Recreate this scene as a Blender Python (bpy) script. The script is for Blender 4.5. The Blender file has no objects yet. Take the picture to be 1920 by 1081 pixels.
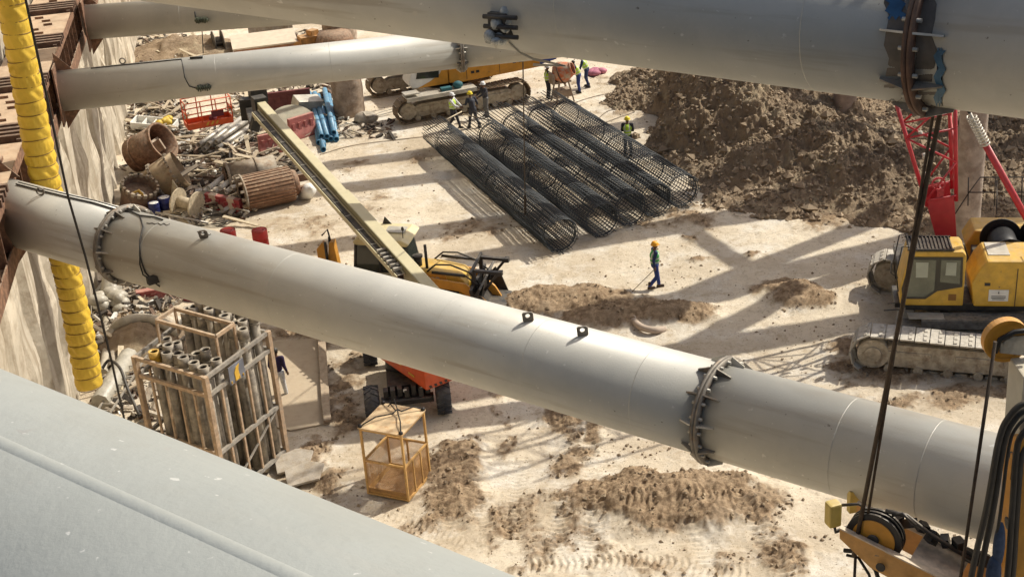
import bpy, bmesh, math, random
import numpy as np
from mathutils import Vector, Matrix, Euler
random.seed(7); rng=np.random.default_rng(7)
R=math.radians
S=bpy.context.scene; COL=S.collection
# ------------------------------------------------------------------ camera
FPX=2600.; TH=R(25); RO=R(4.2); CH=20.
_F=Vector((0,math.cos(TH),-math.sin(TH))); _R0=Vector((1,0,0)); _U0=_R0.cross(_F)
_R=_R0*math.cos(RO)-_U0*math.sin(RO); _U=_U0*math.cos(RO)+_R0*math.sin(RO)
cam=bpy.data.cameras.new('camera'); co=bpy.data.objects.new('camera',cam); COL.objects.link(co)
cam.sensor_width=36; cam.lens=FPX/1920*36; cam.clip_start=.1; cam.clip_end=6000
co.matrix_world=Matrix((( _R.x,_U.x,-_F.x,0),(_R.y,_U.y,-_F.y,0),(_R.z,_U.z,-_F.z,CH),(0,0,0,1)))
S.camera=co
# ------------------------------------------------------------------ light
SUN_EL=R(47); SUN_AZ=R(61)          # azimuth of the sun, clockwise from +Y
sv=Vector((math.sin(SUN_AZ)*math.cos(SUN_EL),math.cos(SUN_AZ)*math.cos(SUN_EL),math.sin(SUN_EL)))
W=bpy.data.worlds.new('World'); S.world=W; W.use_nodes=True
nt=W.node_tree; sky=nt.nodes.new('ShaderNodeTexSky'); sky.sky_type='NISHITA'; sky.sun_disc=False
sky.sun_elevation=SUN_EL; sky.sun_rotation=SUN_AZ; sky.dust_density=5; sky.air_density=1.0; sky.ozone_density=.6
nt.links.new(sky.outputs[0],nt.nodes['Background'].inputs[0]); nt.nodes['Background'].inputs[1].default_value=.108
sl=bpy.data.lights.new('sun','SUN'); sl.energy=4.6; sl.angle=R(.55); sl.color=(1,.945,.84)
so=bpy.data.objects.new('sun',sl); COL.objects.link(so); so.rotation_euler=sv.to_track_quat('Z','Y').to_euler(); so.location=(0,0,60)
S.view_settings.view_transform='Standard'; S.view_settings.look='None'; S.view_settings.exposure=0.10
S.render.engine='CYCLES'
# ------------------------------------------------------------------ helpers
def ray(x,y): return _F+_R*((x-960)/FPX)+_U*((540.5-y)/FPX)
def G(x,y,z=0.):                    # photo pixel -> point at height z
    v=ray(x,y); return Vector((0,0,CH))+v*((z-CH)/v.z)
def GY(x,y,Y):
    v=ray(x,y); return Vector((0,0,CH))+v*(Y/v.y)
def V(*a): return Vector(a)
def tag(o,label=None,cat=None,group=None,kind=None):
    if label: o['label']=label
    if cat: o['category']=cat
    if group: o['group']=group
    if kind: o['kind']=kind
    return o
def thing(name,label,cat,loc=(0,0,0),rz=0,group=None,rot=None):
    o=bpy.data.objects.new(name,None); COL.objects.link(o); o.empty_display_size=.2
    o.location=loc; o.rotation_euler=rot if rot else (0,0,rz)
    return tag(o,label,cat,group)
def copy_tree(o,parent=None):
    c=o.copy(); COL.objects.link(c); c.parent=parent
    for ch in list(o.children): copy_tree(ch,c)
    return c
def frame(d,up=Vector((0,0,1))):
    d=Vector(d).normalized(); up=Vector(up)
    if abs(d.dot(up.normalized()))>.985: up=Vector((0,1,0)) if abs(d.y)<.9 else Vector((1,0,0))
    s=d.cross(up).normalized(); u=s.cross(d).normalized()
    return d,s,u
class MB:
    def __init__(s): s.v=[];s.f=[];s.sm=[];s.mi=[];s.m=0
    def add(s,vs,fs,smooth=False):
        n=len(s.v); s.v+= [tuple(a) for a in vs]; s.f+=[tuple(i+n for i in q) for q in fs]
        s.sm+=[smooth]*len(fs); s.mi+=[s.m]*len(fs); return s
    def box(s,c,d,rz=0,rot=None,taper=None):
        c=Vector(c); M=(rot.to_matrix() if rot else Matrix.Rotation(rz,3,'Z'))
        t=taper or (1,1); vs=[]
        for k in (-1,1):
            for i,j in ((-1,-1),(1,-1),(1,1),(-1,1)):
                q=t if k==1 else (1,1)
                vs.append(c+M@Vector((i*d[0]/2*q[0],j*d[1]/2*q[1],k*d[2]/2)))
        return s.add(vs,[(0,3,2,1),(4,5,6,7),(0,1,5,4),(1,2,6,5),(2,3,7,6),(3,0,4,7)])
    def bar(s,a,b,w,h,up=(0,0,1)):
        a=Vector(a);b=Vector(b);d,sd,u=frame(b-a,up); vs=[]
        for p in (a,b):
            for i,j in ((-1,-1),(1,-1),(1,1),(-1,1)): vs.append(p+sd*(i*w/2)+u*(j*h/2))
        return s.add(vs,[(0,1,2,3),(7,6,5,4),(0,4,5,1),(1,5,6,2),(2,6,7,3),(3,7,4,0)])
    def cyl(s,a,b,r,r2=None,n=16,cap=True,up=(0,0,1)):
        a=Vector(a);b=Vector(b);r2=r if r2 is None else r2;d,sd,u=frame(b-a,up);vs=[]
        for p,q in ((a,r),(b,r2)):
            for i in range(n):
                t=2*math.pi*i/n; vs.append(p+sd*(math.cos(t)*q)+u*(math.sin(t)*q))
        s.add(vs,[(i,i+n,(i+1)%n+n,(i+1)%n) for i in range(n)],True)
        if cap: s.add(vs,[tuple(range(n)),tuple(range(2*n-1,n-1,-1))])
        return s
    def ring(s,c,d,ri,ro,h,n=32):    # annulus with thickness, centred on c
        c=Vector(c);d,sd,u=frame(d);vs=[]
        for q,k in ((ri,-1),(ro,-1),(ro,1),(ri,1)):
            for i in range(n):
                t=2*math.pi*i/n; vs.append(c+d*(k*h/2)+sd*(math.cos(t)*q)+u*(math.sin(t)*q))
        fs=[]
        for k in range(4):
            for i in range(n):
                j=(i+1)%n; kk=(k+1)%4; fs.append((k*n+i,k*n+j,kk*n+j,kk*n+i))
        return s.add(vs,fs,n>40)
    def pipe(s,a,b,r,t=.01,n=20):
        a=Vector(a);b=Vector(b); return s.ring2(a,b,r-t,r,n)
    def ring2(s,a,b,ri,ro,n):
        d,sd,u=frame(b-a);vs=[]
        for q,p in ((ri,a),(ro,a),(ro,b),(ri,b)):
            for i in range(n):
                t=2*math.pi*i/n; vs.append(p+sd*(math.cos(t)*q)+u*(math.sin(t)*q))
        for k in range(4):
            s.add(vs if k==0 else [],[],False) if k==0 else None
            base=len(s.v)-4*n; kk=(k+1)%4
            s.f+=[(base+k*n+i,base+k*n+(i+1)%n,base+kk*n+(i+1)%n,base+kk*n+i) for i in range(n)]
            s.sm+=[k in(1,3)]*n; s.mi+=[s.m]*n
        return s
    def path(s,pts,r,n=6,close=False,rr=None):
        pts=[Vector(p) for p in pts]; m=len(pts); vs=[]; up=None
        for i,p in enumerate(pts):
            if close: d=pts[(i+1)%m]-pts[i-1]
            else: d=(pts[min(i+1,m-1)]-pts[max(i-1,0)])
            if d.length<1e-9: d=Vector((0,0,1))
            d.normalize()
            if up is None: _,sd,u=frame(d)
            else:
                sd=d.cross(up); 
                if sd.length<1e-6: _,sd,u=frame(d)
                sd.normalize(); u=sd.cross(d).normalized()
            up=u; q=rr[i] if rr else r
            for k in range(n):
                t=2*math.pi*k/n; vs.append(p+sd*(math.cos(t)*q)+u*(math.sin(t)*q))
        fs=[]
        for i in range(m if close else m-1):
            for k in range(n):
                a=i*n+k;b=i*n+(k+1)%n;c=((i+1)%m)*n+(k+1)%n;e=((i+1)%m)*n+k; fs.append((a,e,c,b))
        s.add(vs,fs,True)
        if not close: s.add(vs,[],0); b=len(s.v)-len(vs); s.f+=[tuple(b+k for k in range(n)),tuple(b+(m-1)*n+n-1-k for k in range(n))]; s.sm+=[False]*2; s.mi+=[s.m]*2
        return s
    def sph(s,c,r,n=12,m=8,M=None):
        c=Vector(c); r=(r,r,r) if not hasattr(r,'__len__') else r; vs=[];fs=[]
        for i in range(m+1):
            a=math.pi*i/m
            for j in range(n):
                b=2*math.pi*j/n; p=Vector((math.sin(a)*math.cos(b)*r[0],math.sin(a)*math.sin(b)*r[1],math.cos(a)*r[2]))
                vs.append(c+(M@p if M else p))
        for i in range(m):
            for j in range(n): fs.append((i*n+j,(i+1)*n+j,(i+1)*n+(j+1)%n,i*n+(j+1)%n))
        return s.add(vs,fs,True)
    def prism(s,poly,o,ax,ay,th):    # polygon in plane (ax,ay) at o, thickness th centred
        o=Vector(o);ax=Vector(ax).normalized();ay=Vector(ay).normalized();nn=ax.cross(ay).normalized();n=len(poly)
        vs=[o+ax*p[0]+ay*p[1]-nn*(th/2) for p in poly]+[o+ax*p[0]+ay*p[1]+nn*(th/2) for p in poly]
        return s.add(vs,[tuple(range(n-1,-1,-1)),tuple(range(n,2*n))]+[(i,(i+1)%n,(i+1)%n+n,i+n) for i in range(n)])
    def lathe(s,prof,o,ax=(0,0,1),n=24):
        d,sd,u=frame(ax);o=Vector(o);vs=[]
        for r,h in prof:
            for i in range(n):
                t=2*math.pi*i/n; vs.append(o+d*h+sd*(math.cos(t)*r)+u*(math.sin(t)*r))
        fs=[]
        for k in range(len(prof)-1):
            for i in range(n): fs.append((k*n+i,(k+1)*n+i,(k+1)*n+(i+1)%n,k*n+(i+1)%n))
        return s.add(vs,fs,True)
    def build(s,name,mats,parent=None,bev=0,loc=None,label=None):
        me=bpy.data.meshes.new(name); me.from_pydata(s.v,[],s.f); 
        if not isinstance(mats,(list,tuple)): mats=[mats]
        for m in mats: me.materials.append(m)
        me.polygons.foreach_set('use_smooth',s.sm); me.polygons.foreach_set('material_index',s.mi)
        bm=bmesh.new(); bm.from_mesh(me)
        bmesh.ops.remove_doubles(bm,verts=bm.verts,dist=1e-5)
        bmesh.ops.recalc_face_normals(bm,faces=bm.faces)
        if bev:
            es=[e for e in bm.edges if len(e.link_faces)==2 and e.calc_face_angle(0)>.6 and not (e.link_faces[0].smooth and e.link_faces[1].smooth)]
            if es: bmesh.ops.bevel(bm,geom=es,offset=bev,segments=2,affect='EDGES',clamp_overlap=True,profile=.6)
        bm.to_mesh(me); bm.free(); me.update()
        o=bpy.data.objects.new(name,me); COL.objects.link(o)
        if parent: o.parent=parent
        if loc: o.location=loc
        if label: o['label']=label
        return o
# ------------------------------------------------------------------ materials
MC={}
def M(name,col,rough=.6,metal=0.,var=.12,sc=3.,bump=.15,bs=25.,col2=None,amt=.5,msc=2.,dust=0.,dcol=(.50,.42,.30),spots=None,spec=.4,streak=None,cont=.08):
    if name in MC: return MC[name]
    m=bpy.data.materials.new(name); m.use_nodes=True; t=m.node_tree; N=t.nodes; L=t.links; b=N['Principled BSDF']
    b.inputs['Roughness'].default_value=rough; b.inputs['Metallic'].default_value=metal
    b.inputs['Specular IOR Level'].default_value=spec
    tc=N.new('ShaderNodeTexCoord'); oi=N.new('ShaderNodeObjectInfo')
    mp=N.new('ShaderNodeVectorMath'); mp.operation='ADD'; L.new(tc.outputs['Object'],mp.inputs[0])
    cm=N.new('ShaderNodeVectorMath'); cm.operation='SCALE'; cm.inputs[0].default_value=(17,31,9); L.new(oi.outputs['Random'],cm.inputs['Scale']); L.new(cm.outputs[0],mp.inputs[1])
    P=mp.outputs[0]
    def noise(s,d=5,r=.6,vec=P):
        n=N.new('ShaderNodeTexNoise'); n.inputs['Scale'].default_value=s; n.inputs['Detail'].default_value=d; n.inputs['Roughness'].default_value=r; L.new(vec,n.inputs['Vector']); return n.outputs['Fac']
    def ramp(x,a,c):
        r=N.new('ShaderNodeMapRange'); r.inputs['From Min'].default_value=a; r.inputs['From Max'].default_value=c; L.new(x,r.inputs['Value']); return r.outputs[0]
    def mix(f,a,c):
        x=N.new('ShaderNodeMix'); x.data_type='RGBA'; L.new(f,x.inputs['Factor'])
        for v,k in ((a,6),(c,7)):
            if isinstance(v,tuple): x.inputs[k].default_value=(*v,1)
            else: L.new(v,x.inputs[k])
        return x.outputs[2]
    dark=tuple(max(0,c*(1-var*1.6)) for c in col); lite=tuple(min(1,c*(1+var)) for c in col)
    c=mix(ramp(noise(sc),.3,.7),dark,lite)
    if col2: c=mix(ramp(noise(msc,8,.68),1-amt-cont,1-amt+cont),c,col2)
    if streak:
        m2=N.new('ShaderNodeMapping'); m2.inputs['Scale'].default_value=streak[0]; L.new(P,m2.inputs['Vector'])
        c=mix(ramp(noise(1.,4,.6,m2.outputs[0]),streak[2],streak[2]+.12),c,streak[1])
    if spots:
        for sp in spots:
            c=mix(ramp(noise(sp[0],3,.5),sp[1],sp[1]+.03),c,sp[2])
    if dust:
        g=N.new('ShaderNodeNewGeometry'); sx=N.new('ShaderNodeSeparateXYZ'); L.new(g.outputs['Normal'],sx.inputs[0])
        mu=N.new('ShaderNodeMath'); mu.operation='MULTIPLY'; L.new(ramp(sx.outputs[2],-.2,1.),mu.inputs[0]); L.new(ramp(noise(sc*1.7,7),.25,.75),mu.inputs[1])
        m3=N.new('ShaderNodeMath'); m3.operation='MULTIPLY'; m3.use_clamp=True; L.new(mu.outputs[0],m3.inputs[0]); m3.inputs[1].default_value=dust*1.6
        c=mix(m3.outputs[0],c,dcol)
    L.new(c,b.inputs['Base Color'])
    if bump:
        bn=N.new('ShaderNodeBump'); bn.inputs['Strength'].default_value=bump; bn.inputs['Distance'].default_value=.02
        L.new(noise(bs,4),bn.inputs['Height']); L.new(bn.outputs[0],b.inputs['Normal'])
    MC[name]=m; return m
PIPE=M('strut_paint',(.46,.455,.41),.47,.10,var=.07,sc=.7,bump=.10,bs=40,spots=[(9,.70,(.60,.59,.54)),(14,.725,(.17,.155,.13)),(2.2,.72,(.50,.48,.42)),(30,.72,(.55,.54,.5))],spec=.6,col2=(.52,.505,.45),amt=.36,msc=1.3,cont=.16,streak=((.3,.3,5.),(.38,.355,.30),.55),dust=.25,dcol=(.50,.47,.40))
RUST=M('rust',(.145,.07,.04),.85,var=.3,sc=5,col2=(.27,.14,.08),amt=.45,msc=6,dust=.4)
RUSTD=M('dark_rust',(.11,.06,.04),.85,var=.3,sc=5,col2=(.22,.11,.06),amt=.35,msc=7,dust=.2)
FLG=M('flange_steel',(.19,.17,.145),.6,.3,var=.3,sc=6,col2=(.24,.15,.09),amt=.38,msc=7,dust=.3,dcol=(.42,.38,.3))
BOLT=M('bolt_steel',(.42,.40,.35),.5,.5,var=.2)
PALE=M('pale_steel',(.52,.50,.44),.5,.3,var=.2,dust=.4)
GALV=M('galvanised',(.42,.40,.36),.5,.5,var=.25,sc=6,col2=(.28,.2,.13),amt=.35,dust=.4)
BLK=M('black_rubber',(.018,.018,.018),.55,var=.3,dust=.15)
INK=M('winch_black',(.015,.015,.016),.5,var=.3,bump=0)
BLKM=M('black_metal',(.03,.03,.032),.45,.3,var=.3,dust=.2)
CABLE=M('cable_black',(.02,.018,.016),.6,var=.2,bump=0)
ROPE=M('wire_rope',(.07,.05,.035),.6,.4,var=.3,sc=10,bump=.5,bs=120)
YEL=M('yellow_paint',(.62,.37,.04),.45,var=.14,dust=.32,spots=[(11,.72,(.16,.09,.05))])
YELD=M('orange_yellow_paint',(.60,.27,.025),.42,var=.12,dust=.3,spots=[(9,.70,(.2,.12,.06))])
CREAM=M('dusty_cream_paint',(.62,.52,.27),.55,var=.12,dust=.7,dcol=(.62,.54,.36))
ORNG=M('orange_red_paint',(.66,.095,.022),.45,var=.12,dust=.22,spots=[(10,.7,(.35,.25,.15))])
RED=M('crimson_paint',(.46,.022,.04),.42,var=.1,dust=.18)
WOOD=M('weathered_timber',(.36,.29,.20),.85,var=.25,sc=8,streak=((1.5,18,18),(.22,.16,.10),.5),dust=.35)
WOODL=M('pale_timber',(.50,.42,.29),.85,var=.2,sc=8,dust=.3)
RACKP=M('rack_brown_paint',(.44,.31,.20),.7,var=.25,sc=7,col2=(.30,.24,.18),amt=.4,msc=5,dust=.4)
TREM=M('tremie_steel',(.24,.215,.18),.65,.1,var=.3,sc=5,col2=(.40,.355,.28),amt=.48,msc=3,dust=.35)
BASK=M('basket_yellow',(.56,.34,.12),.55,var=.2,sc=8,col2=(.34,.18,.07),amt=.38,msc=8)
ROOFP=M('basket_roof',(.62,.46,.27),.7,var=.12,sc=5,col2=(.50,.30,.14),amt=.4,msc=4)
PINK=M('faded_red_plastic',(.42,.12,.11),.6,var=.2,sc=5,dust=.4)
BLUE=M('blue_pipe',(.05,.27,.47),.4,var=.15,dust=.3,col2=(.35,.5,.56),amt=.36,msc=3)
WHITE=M('white_plastic',(.74,.73,.68),.5,var=.08,dust=.15)
NAVY=M('navy_plastic',(.015,.02,.10),.4,var=.2)
BORE=M('painted_bore_shade',(.02,.017,.014),.9)  # black stands in for the shade deep inside the pipes
DRUM=M('red_drum_paint',(.40,.018,.014),.4,var=.15,dust=.12)
CONC=M('concrete',(.42,.38,.32),.9,var=.2,sc=4,bump=.5,col2=(.30,.25,.19),amt=.45,msc=3,dust=.3)
CONB=M('brown_concrete_pile',(.30,.225,.165),.9,var=.25,sc=3,bump=.8,bs=12,col2=(.42,.34,.27),amt=.45,msc=2,dust=.3)
HOSEY=M('yellow_duct_fabric',(.66,.44,.045),.55,var=.10,sc=1.5,bump=.5,bs=9,col2=(.55,.40,.12),amt=.30,msc=2)
HOSER=M('duct_wire_band',(.16,.09,.02),.6,var=.2)
REBAR=M('rebar_steel',(.045,.055,.065),.55,.35,var=.3,sc=4,dust=.08)
STEELG=M('grey_casing',(.30,.26,.21),.75,.2,var=.25,sc=4,col2=(.20,.13,.08),amt=.45,msc=3,dust=.4)
GLASS=M('dark_glass',(.03,.035,.03),.08,var=.2,bump=0,spec=.7)
GRNG=M('tinted_cab_glass',(.10,.11,.07),.12,var=.3,sc=1.5,bump=0,spec=.7)
CREAMB=M('boom_top_cream',(.56,.50,.31),.45,var=.06,dust=.3,dcol=(.6,.54,.38))
MUDT=M('muddy_track',(.40,.345,.26),.85,.0,var=.25,sc=5,bump=.6,col2=(.2,.145,.095),amt=.42,msc=4,dust=.4,dcol=(.52,.45,.34))
MUDG=M('muddy_grey_track',(.42,.38,.31),.85,.0,var=.2,sc=5,bump=.6,col2=(.2,.17,.13),amt=.36,msc=4,dust=.6,dcol=(.58,.54,.46))
CLOTH=M('grey_plastic_sheet',(.40,.37,.30),.4,var=.2,sc=3,bump=.8,bs=9)
MAG=M('pink_bag',(.45,.16,.22),.7,var=.2)
BLUEP=M('blue_paint',(.02,.09,.2),.5,var=.2)
GREEN=M('green_paint',(.05,.25,.08),.5)
BLUEB=M('bright_blue_paint',(.03,.06,.25),.5)
# ------------------------------------------------------------------ numpy noise
def _h(ix,iy,s):
    n=(ix.astype(np.int64)*374761393+iy.astype(np.int64)*668265263+s*1274126177)&0xffffffff
    n=((n^(n>>13))*1103515245)&0xffffffff; n=((n^(n>>16))*2246822519)&0xffffffff
    return ((n^(n>>15))&0xffffff)/float(0xffffff)
def vn(x,y,s=0):
    ix=np.floor(x);iy=np.floor(y);fx=x-ix;fy=y-iy;u=fx*fx*(3-2*fx);v=fy*fy*(3-2*fy)
    a=_h(ix,iy,s);b=_h(ix+1,iy,s);c=_h(ix,iy+1,s);d=_h(ix+1,iy+1,s)
    return (a*(1-u)+b*u)*(1-v)+(c*(1-u)+d*u)*v
def fbm(x,y,o=5,s=0,g=.5,ridge=False):
    t=0;a=1;n=0
    for i in range(o):
        q=vn(x*2**i+13.7*i,y*2**i+7.3*i,s+i)
        if ridge: q=1-abs(2*q-1)
        t=t+a*q;n+=a;a*=g
    return t/n
def sm(a,b,x): t=np.clip((x-a)/(b-a),0,1); return t*t*(3-2*t)
# mud patches: (px,py,rx,ry metres,rot,height,strength)
PATCH=[(1255,945,2.2,1.15,-.12,.75,1.7),(1165,925,1.2,.8,.2,.25,1.2),(1380,965,1.1,.5,-.2,.16,1.0),(1440,985,.5,.9,-.2,.10,.7),(1470,1040,.5,1.0,.0,.10,.66),
 (850,870,.8,1.2,0,.30,1.45),(845,935,.8,1.2,0,.22,1.35),(870,985,.9,.6,0,.05,.62),(600,850,.5,.5,0,.1,.8),(575,870,.4,1.2,0,.12,.9),(625,900,.5,1.4,0,.06,.62),
 (1060,800,.4,1.6,.12,.14,1.0),(1110,790,.4,1.2,.1,.08,.8),(1075,870,.8,.9,0,.10,.66),(1120,920,.9,.5,0,.10,.7),
 (1060,570,2.3,1.05,-.1,.5,1.6),(1150,590,1.6,.9,0,.35,1.4),(1265,590,1.15,.75,-.1,.42,1.45),(980,575,1.2,.9,0,.4,1.2),
 (1500,556,.95,1.0,0,.45,1.4),(1435,545,.7,.8,0,.10,.85),(1475,530,.9,.6,0,.08,.8),(1305,485,.35,.3,0,.08,.9),(1415,475,.35,.3,0,.06,.8),(1300,450,.3,.3,0,.1,.8),
 (1010,1000,.8,2.2,.15,.05,.5),(1120,1030,.9,2.0,.1,.07,.55),(950,1000,.7,1.5,.1,.05,.6),(790,1010,1.5,.7,0,.05,.58),(1250,1060,2.4,.5,0,.06,.5),(1060,950,.8,1.3,.1,.05,.6),(940,790,.14,2.3,.03,.0,.62),
 (660,315,1.2,.9,0,.03,.62),(780,300,.8,.8,0,.02,.52),(1290,405,2.2,1.2,.1,.10,.75),(1560,420,2.0,.7,.1,.08,.7),(690,380,1.5,1.2,0,.0,.48),(560,420,2,1.0,0,0,.45),(650,455,1.6,.9,0,.0,.5),(1650,690,1.6,1.3,0,.08,.95),(1620,660,1.2,1.5,0,.1,.75),(1790,745,3,.7,0,.1,.8),
 (560,640,2.2,1.5,0,.03,.6),(640,720,1.1,2.4,0,.04,.62),(660,790,1.3,1.,0,.06,.72),(560,770,1.,1.,0,.02,.5),(240,620,1.8,1.8,0,.5,.85),(1010,335,2.5,2.5,0,.02,.5),(900,430,2.0,1.2,0,.03,.55),(1200,200,2.4,1.6,0,.03,.5),(1130,150,2.5,1.0,0,.03,.5)]
PT=[(G(a,b),c,d,e,h,s) for a,b,c,d,e,h,s in PATCH]
def mudmask(x,y):
    w=x+ .5*(fbm(x*1.1,y*1.1,4,40)-.5)*2; w2=y+.5*(fbm(x*1.1+9,y*1.1,4,50)-.5)*2
    m=np.zeros_like(x); hh=np.zeros_like(x)
    for p,rx,ry,ro,h,s in PT:
        dx=w-p.x;dy=w2-p.y;c=math.cos(ro);q=math.sin(ro)
        r=((dx*c+dy*q)/rx)**2+((-dx*q+dy*c)/ry)**2
        k=np.exp(-np.minimum(r,30)**1.5*.8); m=np.maximum(m,k*s); hh=np.maximum(hh,k*h*.75)
    br=fbm(x*1.6,y*1.6,6,60,.68)
    return np.clip(sm(.28,.78,m+ (br-.5)*1.5*np.clip(m*4,0,1)),0,1),hh
TRK=[[(1045,765),(1090,850),(1150,925)],[(1085,775),(1125,850),(1180,930)],[(1350,890),(1400,960),(1480,1081)],[(800,870),(830,930),(860,1000)],[(850,850),(885,920),(915,990)],
     [(1060,940),(1040,1010),(1030,1081)],[(1120,950),(1110,1020),(1110,1081)],[(1000,1060),(1200,1050),(1400,1075)],[(1180,960),(1270,955),(1370,950)],[(560,860),(600,900),(650,950)],[(700,960),(780,990),(860,1020)],[(1240,940),(1300,990),(1330,1060)],[(980,860),(970,930),(960,1010)]]
TK=[[G(*p) for p in t] for t in TRK]
def tread(x,y):
    out=np.zeros_like(x)
    for t in TK:
        s0=0
        for a,b in zip(t[:-1],t[1:]):
            d=(b-a);L=d.length;ux,uy=d.x/L,d.y/L
            l=(x-a.x)*ux+(y-a.y)*uy; w=-(x-a.x)*uy+(y-a.y)*ux
            ok=(l>-.1)&(l<L+.1); env=np.where(ok,np.exp(-(w/.26)**4),0)
            ph=(l+s0)/.17*2*math.pi+np.abs(w)*9
            out=np.where(env>abs(out)*0+.02, env*(np.sin(ph)*.5-.35),out); s0+=L
    return out
def ground_h(x,y):
    m,hh=mudmask(x,y)
    b=.10*(fbm(x*.12,y*.12,3,3)-.5)
    fine=.07*(fbm(x*1.3,y*1.3,6,5,.74)-.5)+.05*np.clip(fbm(x*2.2,y*2.2,4,25,.7)-.62,0,1)*3
    clod=(fbm(x*3.8,y*3.8,4,8,.8,True)-.45)
    near=np.clip((60-y)/25,0,1)
    h=b+fine+m*(clod*.20)+hh*(.6+.8*fbm(x*1.3,y*1.3,3,33))+tread(x,y)*.10*np.clip(.35+m,0,1)*near-.05*m*(fbm(x*.9,y*.9,3,21)>.55)
    return h,m
# ground sheet: fan grid round the camera foot, fine where seen, coarse out to the horizon
ua=np.concatenate([np.linspace(-1.5,-.46,26),np.linspace(-.43,.43,700),np.linspace(.46,1.5,26)])
ra=np.concatenate([[1,6,12,17],np.exp(np.linspace(math.log(20.5),math.log(92),900)),[97,105,120,150,200,300,500,1000,3000]])
AA,RR=np.meshgrid(ua,ra); GX=np.sin(AA)*RR; GYY=np.cos(AA)*RR
GZ,GMm=ground_h(GX,GYY)
GZ=np.where((RR>96)|(RR<19),0,GZ)
def grid_obj(name,X,Y,Z,mask,mat,parent=None):
    n,m=X.shape; co_=np.stack([X,Y,Z],-1).reshape(-1,3).astype(np.float32)
    i=np.arange(n-1)[:,None]*m+np.arange(m-1)[None]; q=np.stack([i,i+1,i+m+1,i+m],-1).reshape(-1,4)
    me=bpy.data.meshes.new(name); me.vertices.add(len(co_)); me.vertices.foreach_set('co',co_.ravel())
    me.loops.add(q.size); me.polygons.add(len(q)); me.loops.foreach_set('vertex_index',q.ravel().astype(np.int32))
    me.polygons.foreach_set('loop_start',np.arange(0,q.size,4,dtype=np.int32)); me.polygons.foreach_set('use_smooth',np.ones(len(q),bool))
    me.update(calc_edges=True)
    a=me.attributes.new('mud','FLOAT','POINT'); a.data.foreach_set('value',mask.ravel().astype(np.float32))
    me.materials.append(mat); o=bpy.data.objects.new(name,me); COL.objects.link(o); o.parent=parent; return o
def dirtmat(name,heap=False):
    m=bpy.data.materials.new(name); m.use_nodes=True; t=m.node_tree; N=t.nodes; L=t.links; b=N['Principled BSDF']; b.inputs['Roughness'].default_value=.95; b.inputs['Specular IOR Level'].default_value=.15
    tc=N.new('ShaderNodeTexCoord'); P=tc.outputs['Object']
    def noise(s,d=6,r=.62):
        n=N.new('ShaderNodeTexNoise'); n.inputs['Scale'].default_value=s; n.inputs['Detail'].default_value=d; n.inputs['Roughness'].default_value=r; L.new(P,n.inputs['Vector']); return n.outputs['Fac']
    def ramp(x,a,c):
        r=N.new('ShaderNodeMapRange'); r.inputs['From Min'].default_value=a; r.inputs['From Max'].default_value=c; L.new(x,r.inputs['Value']); return r.outputs[0]
    def mix(f,a,c):
        x=N.new('ShaderNodeMix'); x.data_type='RGBA'; L.new(f,x.inputs['Factor'])
        for v,k in ((a,6),(c,7)):
            if isinstance(v,tuple): x.inputs[k].default_value=(*v,1)
            else: L.new(v,x.inputs[k])
        return x.outputs[2]
    at=N.new('ShaderNodeAttribute'); at.attribute_name='mud'
    if heap: sand=mix(ramp(noise(1.2,8,.7),.4,.6),(.39,.295,.195),(.27,.195,.125))
    else:
        sand=mix(ramp(noise(.16,4),.40,.60),(.66,.575,.44),(.48,.40,.29))
        sand=mix(ramp(noise(.5,8,.72),.48,.66),sand,(.68,.635,.545))
        sand=mix(ramp(noise(1.3,10,.78),.52,.66),sand,(.44,.355,.245))
        sand=mix(ramp(noise(5,8,.75),.56,.66),sand,(.40,.32,.22))
        sand=mix(ramp(noise(14,4,.6),.63,.68),sand,(.27,.205,.135))
    mud=mix(ramp(noise(4.5,10,.78),.42,.60),(.185,.125,.075),(.40,.295,.185))
    mud=mix(ramp(noise(.8,4,.6),.5,.75),mud,(.33,.25,.165))
    c=mix(at.outputs['Fac'],sand,mud if not heap else (.30,.225,.15))
    if heap: c=mix(ramp(noise(.5,10,.76),.53,.64),c,(.46,.375,.25))  # pale noise patches painted in as sunlit soil
    L.new(c,b.inputs['Base Color'])
    bn=N.new('ShaderNodeBump'); bn.inputs['Strength'].default_value=1. if heap else .75; bn.inputs['Distance'].default_value=.16 if heap else .07
    L.new(noise(4 if heap else 7,12,.80),bn.inputs['Height']); L.new(bn.outputs[0],b.inputs['Normal']); return m
GM=dirtmat('sandy_ground'); HM=dirtmat('spoil_soil',True)
tag(grid_obj('ground',GX,GYY,GZ,GMm,GM),kind='structure')
def gz(x,y):
    h,_=ground_h(np.array([float(x)]),np.array([float(y)])); return float(h[0])
def on(px,py): p=G(px,py); p.z=gz(p.x,p.y); return p
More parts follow.
